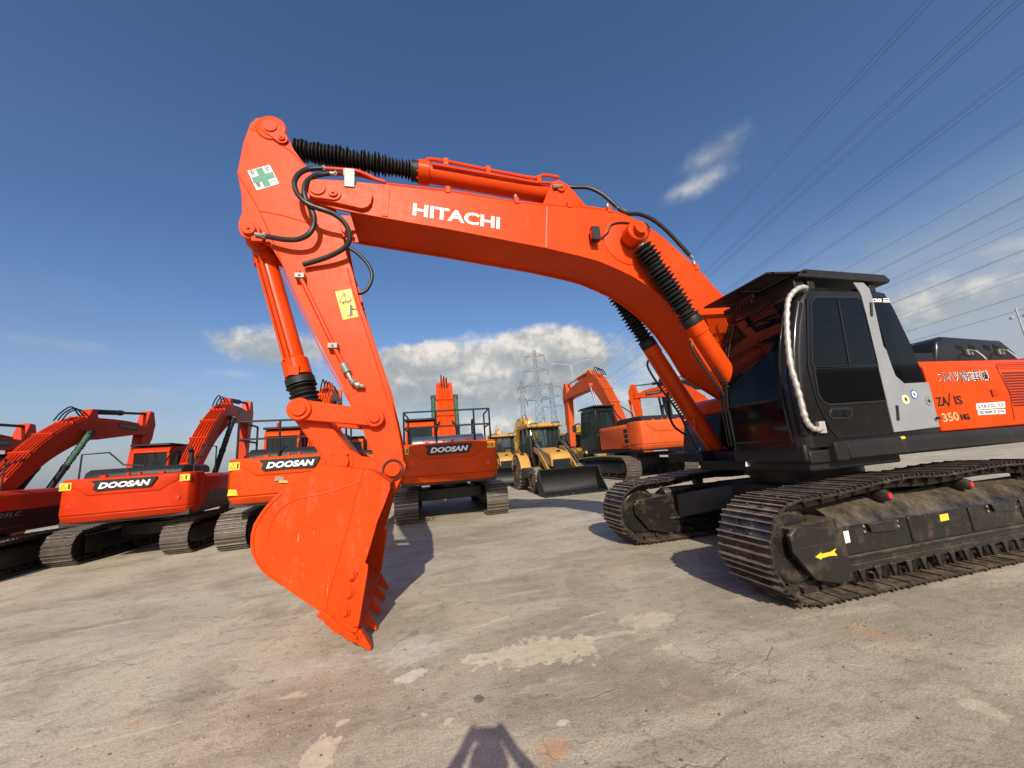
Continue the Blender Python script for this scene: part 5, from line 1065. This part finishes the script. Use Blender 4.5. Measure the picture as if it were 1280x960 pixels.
# ================================================================== BACKHOE LOADERS (x forward)
def wheel(parent, x, y, r, w, rimr, nm='wheel'):
    m = MB(); sg = 1 if y > 0 else -1
    m.lathe((x, y-w/2, r), (x, y+w/2, r), [(0, rimr), (.02, r*.80), (.14, r*.93), (.5, r*.96), (.86, r*.93), (.98, r*.80), (1, rimr)], 36, caps=False)
    n_ = 22
    for i in range(n_):
        a = 2*math.pi*i/n_
        for sd_ in (-1, 1):
            T = Matrix.Translation((x, y, r)) @ Matrix.Rotation(a+(.5*2*math.pi/n_ if sd_ > 0 else 0), 4, 'Y')
            m.hexa([T @ Vector(v) for v in ((-.02, 0, r*.93), (.045, 0, r*.93), (.045, 0, r), (-.015, 0, r))], [T @ Vector(v) for v in ((.05, sd_*w*.5, r*.86), (.12, sd_*w*.5, r*.86), (.12, sd_*w*.47, r*.965), (.06, sd_*w*.47, r*.965))])
    ty = m.build('tyre', M['tyre'], parent, smooth=30)
    m = MB(); m.lathe((x, y-w*.35, r), (x, y+w*.35, r), [(0, rimr*1.02), (0, rimr*.92), (.25, rimr*.80), (.45, rimr*.35), (.55, rimr*.35), (.75, rimr*.80), (1, rimr*.92), (1, rimr*1.02)], 28); m.cyl((x, y, r), (x, y+sg*w*.42, r), rimr*.28, n=16)
    for k in range(8): a = 2*math.pi*k/8; m.cyl((x+rimr*.5*math.cos(a), y+sg*w*.18, r+rimr*.5*math.sin(a)), (x+rimr*.5*math.cos(a), y+sg*w*.30, r+rimr*.5*math.sin(a)), .022, n=6)
    m.build('rim', M['yellow'], parent)
def backhoe(loc, hd, s, label, group, ym='yellow', lift=0.0):
    Y_ = M[ym]; root = empty('backhoe_loader', (loc[0], loc[1], 0), R(hd), s, label, 'backhoe loader', group)
    for nm, x, y, r, w, rr_ in (('front', 1.55, .88, .50, .36, .27), ('front', 1.55, -.88, .50, .36, .27), ('rear', -.55, .92, .72, .44, .37), ('rear', -.55, -.92, .72, .44, .37)):
        wh = empty('wheel', (0, 0, 0)); wh.parent = root; wheel(wh, x, y, r, w, rr_)
    m = MB(); m.box(-1.3, 1.9, -.38, .38, .55, .95); m.box(1.45, 1.65, -.75, .75, .42, .56); m.box(-.65, -.45, -.8, .8, .6, .82); m.build('chassis', M['dark'], root, bevel=.02)
    m = MB(); m.prism([(.55, .95), (2.15, .95), (2.20, 1.25), (2.12, 1.42), (1.95, 1.50), (.55, 1.72)], -.42, .42); hb = m.build('bonnet', Y_, root, bevel=.05)
    m = MB(); m.box(2.17, 2.215, -.36, .36, .70, 1.24); m.build('grille', M['blackink'], hb, bevel=.01)
    m = MB()
    for k in range(7): m.box(2.216, 2.222, -.33, .33, .74+k*.07, .76+k*.07)
    m.build('grille_bars', M['graphite'], hb)
    m = MB(); m.cyl((1.92, 0, 1.512), (1.90, 0, 1.535), .085, n=18); m.build('filler_cap', M['blackink'], hb)
    m = MB(); m.cyl((1.0, -.50, 1.3), (1.0, -.50, 2.1), .035, n=10); m.build('exhaust_stack', M['black_matt'], root)
    # cab
    m = MB(); m.prism([(-1.05, 1.0), (.55, 1.0), (.60, 1.50), (-1.05, 1.35)], -.60, .60)
    for sy in (1, -1):
        y0, y1 = (.62, .70) if sy > 0 else (-.70, -.62)
        m.prism([(.48, 1.35), (.58, 1.35), (.40, 2.60), (.30, 2.60)], y0, y1); m.prism([(-.35, 1.35), (-.27, 1.35), (-.27, 2.60), (-.35, 2.60)], y0, y1); m.prism([(-1.12, 1.35), (-1.02, 1.35), (-.92, 2.60), (-1.02, 2.60)], y0, y1)
    m.prism([(.46, 1.62), (.50, 1.62), (.34, 2.58), (.30, 2.58)], -.02, .02)
    cb = m.build('cab', M['black_matt'], root, bevel=.015)
    m = MB(); m.prism([(-1.22, 2.60), (.62, 2.60), (.68, 2.68), (.55, 2.80), (-1.1, 2.82), (-1.25, 2.72)], -.80, .80); rf = m.build('cab_roof', Y_, cb, bevel=.04)
    m = MB()
    for y in (-.5, .5):
        m.tube([(.63, y-.2, 2.72), (.66, y-.17, 2.79), (.66, y+.17, 2.79), (.63, y+.2, 2.72)], .018, 6)
    m.build('lamp_guard', M['blackink'], rf)
    for y in (-.38, .38, -.62, .62): m = MB(); m.cyl((.66, y, 2.70), (.70, y, 2.70), .055, n=14); m.build('work_lamp', M['zinc'], rf)
    m = MB(); m.hexa([(.50, -.64, 1.52), (.50, .64, 1.52), (.33, .64, 2.60), (.33, -.64, 2.60)], [(.51, -.64, 1.52), (.51, .64, 1.52), (.34, .64, 2.60), (.34, -.64, 2.60)]); m.build('windscreen', M['glass_clear'], cb, smooth=0)
    for y in (.66, -.67): MB().prism([(-1.05, 1.38), (.52, 1.38), (.34, 2.58), (-.95, 2.58)], y, y+.01).build('side_window', M['glass_clear'], cb, smooth=0)
    m = MB(); m.box(-.75, -.25, -.25, .25, 1.35, 1.5); m.box(-.78, -.65, -.25, .25, 1.45, 2.05); m.build('driver_seat', M['seat'], cb, bevel=.04)
    m = MB(); m.tube([(.2, 0, 1.5), (.05, 0, 1.75)], .02, 6); m.lathe((.05, 0, 1.74), (.04, 0, 1.77), [(0, .17), (1, .17)], 20, caps=False); m.build('steering_wheel', M['blackink'], cb)
    # fenders and steps
    for sy in (1, -1):
        Pf = [(-.55+.86*math.cos(R(a)), .72+.86*math.sin(R(a))) for a in range(10, 171, 20)]; Pi = [(-.55+.80*math.cos(R(a)), .72+.80*math.sin(R(a))) for a in range(170, 9, -20)]
        y0, y1 = (.66, 1.12) if sy > 0 else (-1.12, -.66); MB().prism(Pf+Pi, y0, y1).build('fender', Y_, root, bevel=.02)
        m = MB(); m.box(.35, .85, y0, y1-.1*sy if sy > 0 else y1, .55, .95); m.build('side_tank', M['graphite'], root, bevel=.03)
        # loader arms
        y_ = sy*.58; m = MB(); m.prism([(.62, 1.62), (.70, 1.78), (1.30, 1.66), (2.15, 1.05), (2.58, .60), (2.54, .42), (2.05, .80), (1.25, 1.42)], y_-.05, y_+.05); m.build('loader_arm', Y_, root, bevel=.012)
        m = MB(); m.cyl((.80, y_-sy*.12, 1.0), (1.45, y_-sy*.12, 1.32), .055, n=12); m.cyl((1.45, y_-sy*.12, 1.32), (1.95, y_-sy*.12, 1.10), .03, n=10); m.build('lift_cylinder', Y_, root)
        m = MB(); m.cyl((.75, y_+sy*.0, 2.02), (1.55, y_+sy*.0, 1.66), .05, n=12); m.cyl((1.55, y_, 1.66), (2.45, y_, 1.05), .028, n=10); m.build('tilt_cylinder', M['chrome'], root)
        m = MB(); m.tube([(.55, sy*.62, 1.5), (.75, sy*.62, 2.1), (1.0, sy*.62, 1.9)], .03, 6); m.build('loader_tower', M['black_matt'], root)
        m = MB(); m.tube([(.45, sy*.70, 2.2), (.62, sy*.95, 2.25), (.62, sy*1.0, 2.1)], .012, 6); m.box(.60, .64, sy*1.0-.09, sy*1.0+.09, 1.95, 2.28); m.build('wing_mirror', M['black_matt'], cb, bevel=.01)
    # front bucket
    Pb = [(2.62, .74), (2.55, .60), (2.56, .25), (2.70, .06), (3.42, .015), (3.44, .045), (2.74, .10), (2.62, .28), (2.61, .58), (2.68, .72), (2.86, .90), (2.82, .94)]
    m = MB(); m.prism(Pb, -1.16, 1.16); lb = m.build('loader_bucket', M['black_matt'], root, bevel=.008)
    sdp = [(2.60, .25), (2.72, .05), (3.44, .02), (3.36, .10), (2.98, .55), (2.84, .93), (2.60, .66)]
    for y0 in (-1.20, 1.16): MB().prism(sdp, y0, y0+.04).build('bucket_cheek', M['black_matt'], lb, bevel=.006)
    m = MB(); m.box(3.28, 3.50, -1.2, 1.2, .002, .014)
    for k in range(8): y = -1.05+k*.3; m.cyl((3.36, y, .046), (3.36, y, .062), .022, n=8)
    m.build('cutting_edge', M['track_pol'], lb)
    # rear digging boom, folded upright
    m = MB(); m.prism([(-1.35, .6), (-1.75, .6), (-1.80, 1.0), (-2.35, 2.4), (-2.15, 3.20), (-1.98, 3.20), (-1.95, 2.4), (-1.45, 1.1)], -.14, .14); m.build('backhoe_boom', Y_, root, bevel=.02)
    m = MB(); m.prism([(-2.20, 3.25), (-2.0, 3.30), (-2.40, 2.0), (-2.75, 1.2), (-2.90, 1.25)], -.20, -.05); m.build('backhoe_arm', Y_, root, bevel=.02)
    m = MB(); m.cyl((-1.6, .1, 1.5), (-2.0, .1, 3.1), .05, n=10); m.tube([(-1.9, -.1, 2.3), (-2.1, -.2, 3.4), (-2.0, -.1, 3.5), (-1.85, 0, 3.2)], .02, 6); m.build('dig_cylinder', M['chrome'], root)
    m = MB(); m.prism([(-2.9, 1.2), (-2.6, 1.2), (-2.4, .9), (-2.45, .5), (-2.8, .35), (-3.1, .6)], -.3, .3); m.build('rear_bucket', M['bucketin'], root, bevel=.02)
    for sy in (1, -1): m = MB(); m.box(-1.45, -1.30, sy*.95-.06, sy*.95+.06, .35, 1.30); m.box(-1.52, -1.22, sy*.95-.14, sy*.95+.14, .30, .36); m.build('stabiliser', Y_, root, bevel=.01)
    return root
G2 = 'yellow backhoe loaders'
backhoe((.22, -11.5), 91, 1.0, 'ochre backhoe loader facing us with its wide black bucket lowered', G2)
backhoe((.75, -17.6), 84, 1.0, 'yellow backhoe loader farther back, in the gap left of the ochre one', G2, 'yellow')
backhoe((-5.3, -21.5), 95, 1.0, 'yellow backhoe loader half hidden behind the lowered bucket and the faded orange arm', G2, 'yellow2')
# ================================================================== PYLONS, LAMPS, LINES
def pylon(loc, H, w0, w1, arms, rz, label, lw=.22):
    root = empty('pylon', (loc[0], loc[1], 0), rz, 1, label, 'pylon', 'lattice pylons on the horizon'); n_ = 14
    hw_ = lambda z: (w0+(w1-w0)*min(1, z/(H*.62)))/2 if z < H*.62 else w1/2*(1-.35*(z-H*.62)/(H*.38)); m = MB(); Z_ = [H*(1-(1-i/n_)**1.25) for i in range(n_+1)]
    cs = lambda z: [Vector((a*hw_(z), b*hw_(z), z)) for a, b in ((1, 1), (-1, 1), (-1, -1), (1, -1))]
    for i in range(n_):
        A, B = cs(Z_[i]), cs(Z_[i+1])
        for k in range(4): m.bar(A[k], B[k], lw); m.bar(A[k], B[(k+1) % 4], lw*.55); m.bar(A[(k+1) % 4], B[k], lw*.55); m.bar(B[k], B[(k+1) % 4], lw*.5)
    m.build('lattice_mast', M['pylon'], root, smooth=0)
    for z, ln in arms:
        for sy in (1, -1):
            m = MB(); t = Vector((0, sy*ln, z+.2)); h_ = hw_(z)
            for a in (1, -1): m.bar((a*h_, sy*h_, z), t, lw*.6); m.bar((a*h_, sy*h_, z+H*.035), t, lw*.5)
            for f in (.3, .6): p = Vector((0, sy*(h_+(ln-h_)*f), z)); m.bar(p+Vector((h_*(1-f), 0, 0)), p+Vector((-h_*(1-f), 0, 0)), lw*.4); m.bar(p, p+Vector((0, 0, H*.03*(1-f))), lw*.4)
            ca = m.build('cross_arm', M['pylon'], root, smooth=0)
            m = MB(); m.cyl(t, t-Vector((0, 0, H*.06)), .18, n=6); m.build('insulator_string', M['pylon'], ca)
pylon((-65.0, -214.4), 66, 9, 2.8, [(62, 6), (52.5, 7.5), (43, 7.5), (34, 7)], R(-107), 'tallest lattice pylon with four pairs of cross arms, above the yellow backhoe', .30)
pylon((-55.5, -217.5), 47, 6, 2.6, [(42, 2.5), (35, 2.5)], R(-107), 'narrow lattice pylon to the left of the tallest one', .26)
pylon((-99, -283), 58, 9, 3.4, [(54, 8), (46, 8), (38, 8)], R(-107), 'distant lattice pylon close to the right of the tallest one', .30)
def lamp_post(p, h, label, kind, az_, arm=1.6):
    root = empty('street_lamp', (p[0], p[1], 0), R(az_), 1, label, 'street lamp', 'lamp posts beyond the yard'); m = MB(); m.cyl((0, 0, 0), (0, 0, h), .09, .05, 12); m.cyl((0, 0, 0), (0, 0, .4), .16, n=12); m.build('pole', M['polep'], root)
    for sy in (1, -1):
        m = MB()
        if kind == 'curved': m.tube(catmull([(0, 0, h-1.2), (0, sy*.35, h-.3), (0, sy*arm, h+.15)], 6), .05, 8); m.box(-.12, .12, min(sy*arm, sy*(arm+.7)), max(sy*arm, sy*(arm+.7)), h+.08, h+.18)
        elif kind == 'tee': m.box(-.05, .05, min(0, sy*arm), max(0, sy*arm), h-.1, h); m.box(-.1, .1, min(sy*arm, sy*(arm-.5)), max(sy*arm, sy*(arm-.5)), h, h+.08)
        else: m.cyl((0, 0, h-.7), (0, sy*.3, h-.7), .035, n=8); m.lathe((0, sy*.3, h-.6), (0, sy*.3, h-.82), [(0, .05), (.4, .14), (1, .12)], 12)
        m.build('lamp_head', M['polep'], root)
lamp_post((-16.5, -46.0), 14.4, 'tall grey post with two curved lamp arms right of the pylons', 'curved', -115, 2.2)
lamp_post((-26.6, -35.2), 12.2, 'white T-shaped lamp post between the far boom cylinder and the boom', 'tee', -130, 1.5)
lamp_post((-38.6, -12.6), 9.6, 'white post with two small round lamps at the right edge of the view', 'small', -159, .5)
# overhead lines: a corridor of conductors running from beyond the pylons to over the viewer's right
D = FW+RT*((622-640)/FPX)+UP*((480-556)/FPX); D.z = 0; D.normalize(); SD = Vector((D.y, -D.x, 0))
if SD.dot(RT) < 0: SD = -SD
def line(px, py, h, offs, label, r=.05):
    """conductor bundle crossing the view at photo point px, py when h metres above the ground"""
    d = FW+RT*((px-640)/FPX)+UP*((480-py)/FPX); p = CAM+d*((h-CAM[2])/d.z)
    s0 = (p-CAM).dot(D); lat = (p-CAM).dot(SD); m = MB()
    for o1, o2 in offs:
        pts = []
        for i in range(41):
            u = -60+520*i/40; sag = ((u-170)/230.0)**2-((s0-170)/230.0)**2
            q_ = Vector((CAM.x, CAM.y, 0))+D*u+SD*(lat+o1); q_.z = h+o2+sag*4.0; pts.append(q_)
        m.tube(pts, r, 5)
    tag(m.build('power_line', M['wire'], None, smooth=60), label, 'power line', 'overhead power lines')
two = [(0, 0), (.9, .1)]; four = [(0, 0), (.8, .1), (2.1, -.3), (3.2, 0)]; three = [(0, 0), (.7, .1), (1.6, 0)]
for (px, py, h, of), lb in zip([(1140, 20, 46, two), (1232, 12, 44, four), (1280, 80, 42, three), (1280, 148, 40, two), (1280, 212, 38, [(0, 0)]), (1280, 245, 36, two), (1280, 272, 36, [(0, 0), (.6, -1.4)]), (1280, 312, 33, two), (1280, 338, 33, [(0, 0), (.5, -1.2)]), (1280, 368, 30, two), (1280, 386, 30, two)],
    ['steepest pair of overhead wires, leaving through the top of the view', 'bundle of four overhead wires running to the top right corner', 'three overhead wires meeting the right side just below its top corner', 'pair of overhead wires crossing the blue sky halfway above the roof of the cab', 'single overhead wire crossing the sky above the thin wisp at right', 'close pair of overhead wires below the single one', 'widely spaced pair of overhead wires high over the engine hood', 'pair of overhead wires crossing the top of the right-hand cloud', 'widely spaced pair of overhead wires across the middle of the right-hand cloud', 'pair of overhead wires just above the lamp on the right', 'lowest pair of overhead wires, nearest the orange engine panel']):
    line(px, py, h, of, lb, .026)
# shed added unseen behind the viewer for the dark cab windows to mirror
sh = empty('added_shed', (-38, 34, 0), R(3), 1, 'long grey shed added unseen behind the viewer, mirrored dark in the cab side windows', 'shed')
M['sheet'] = plain('shed_sheeting', (.10, .11, .12), .6); m = MB(); m.box(-38, 34, 0, 16, 0, 8.6); m.build('wall', M['sheet'], sh)
m = MB(); m.prism([(-.6, 8.6), (16.6, 8.6), (8, 11)], -38.5, 34.5, 'x'); m.build('roof', M['sheet'], sh)
for k in range(6): m = MB(); m.box(-32+k*11, -27+k*11, -.12, -.004, 0, 5.0); m.build('roller_door', M['graphite'], sh)
# ================================================================== PHOTOGRAPHER (stands behind the camera; only the shadow shows)
root = empty('person', (0, 0, 0), label='person holding up a phone with both hands, seen only as a shadow', cat='person')
bk_ = -Vector((SUN.x, SUN.y, 0)).normalized(); rt_ = Vector((RT.x, RT.y, 0)).normalized(); ph = CAM-FW*.022
def W3(f, r_, z): return Vector((CAM.x, CAM.y, 0))-bk_*f+rt_*r_+Vector((0, 0, z))
J = dict(pelvis=(W3(.52, 0, .88), .15), waist=(W3(.51, 0, 1.02), .13), chest=(W3(.50, 0, 1.18), .125), neckb=(W3(.50, 0, 1.31), .08), neck=(W3(.47, 0, 1.41), .05), head0=(W3(.43, 0, 1.50), .08), head1=(W3(.43, 0, 1.59), .09), head2=(W3(.44, 0, 1.66), .06))
E_ = [('pelvis', 'waist'), ('waist', 'chest'), ('chest', 'neckb'), ('neckb', 'neck'), ('neck', 'head0'), ('head0', 'head1'), ('head1', 'head2')]
for s in (1, -1):
    t = 'R' if s > 0 else 'L'
    J.update({'sh'+t: (W3(.49, s*.18, 1.29), .058), 'el'+t: (W3(.24, s*.40, 1.19), .048), 'wr'+t: (W3(.06, s*.125, 1.44), .030), 'pm'+t: (W3(.025, s*.095, 1.49), .030), 'hip'+t: (W3(.52, s*.10, .82), .10), 'kn'+t: (W3(.50, s*.12, .46), .065), 'an'+t: (W3(.53, s*.13, .10), .045), 'to'+t: (W3(.36, s*.15, .05), .040)})
    E_ += [('neckb', 'sh'+t), ('sh'+t, 'el'+t), ('el'+t, 'wr'+t), ('wr'+t, 'pm'+t), ('pelvis', 'hip'+t), ('hip'+t, 'kn'+t), ('kn'+t, 'an'+t), ('an'+t, 'to'+t)]
    for k in range(4):
        z = 1.455+k*.020; J['f%d%s' % (k, t)] = (W3(.012, s*.088, z), .011); J['g%d%s' % (k, t)] = (W3(.004, s*.060, z+.004), .009); E_ += [('pm'+t, 'f%d%s' % (k, t)), ('f%d%s' % (k, t), 'g%d%s' % (k, t))]
    J['th'+t] = (W3(.046, s*.066, 1.50), .010); E_.append(('pm'+t, 'th'+t))
names = list(J); me = bpy.data.meshes.new('person_body'); me.from_pydata([tuple(J[n_][0]) for n_ in names], [(names.index(a), names.index(b)) for a, b in E_], [])
ob = bpy.data.objects.new('body', me); COL.objects.link(ob); ob.parent = root
sk_ = ob.modifiers.new('skin', 'SKIN'); 
lay = me.skin_vertices[0].data if me.skin_vertices else None
if lay is None:
    bm = bmesh.new(); bm.from_mesh(me); bm.verts.layers.skin.verify(); bm.to_mesh(me); bm.free(); lay = me.skin_vertices[0].data
for i, n_ in enumerate(names): r_ = J[n_][1]; lay[i].radius = (r_, r_); lay[i].use_root = (n_ == 'pelvis')
sb_ = ob.modifiers.new('subsurf', 'SUBSURF'); sb_.levels = 2; sb_.render_levels = 2; me.materials.append(M['cloth'])
m = MB(); hd0 = W3(.435, 0, 1.61); m.lathe(hd0-Vector((0, 0, .06)), hd0+Vector((0, 0, .09)), [(0, .094), (.4, .102), (.75, .085), (1, .03)], 20); m.build('hair', M['hair'], root)
T = Matrix.Translation(CAM-FW*.020) @ Matrix((RT, UP, -FW)).transposed().to_4x4()
m = MB(); m.box(-.078, .078, -.070, .006, 0, .009, T)
tag(m.build('phone', M['blackink'], None, bevel=.003), 'phone held level in both hands by the photographer', 'phone')
bpy.context.view_layer.update()
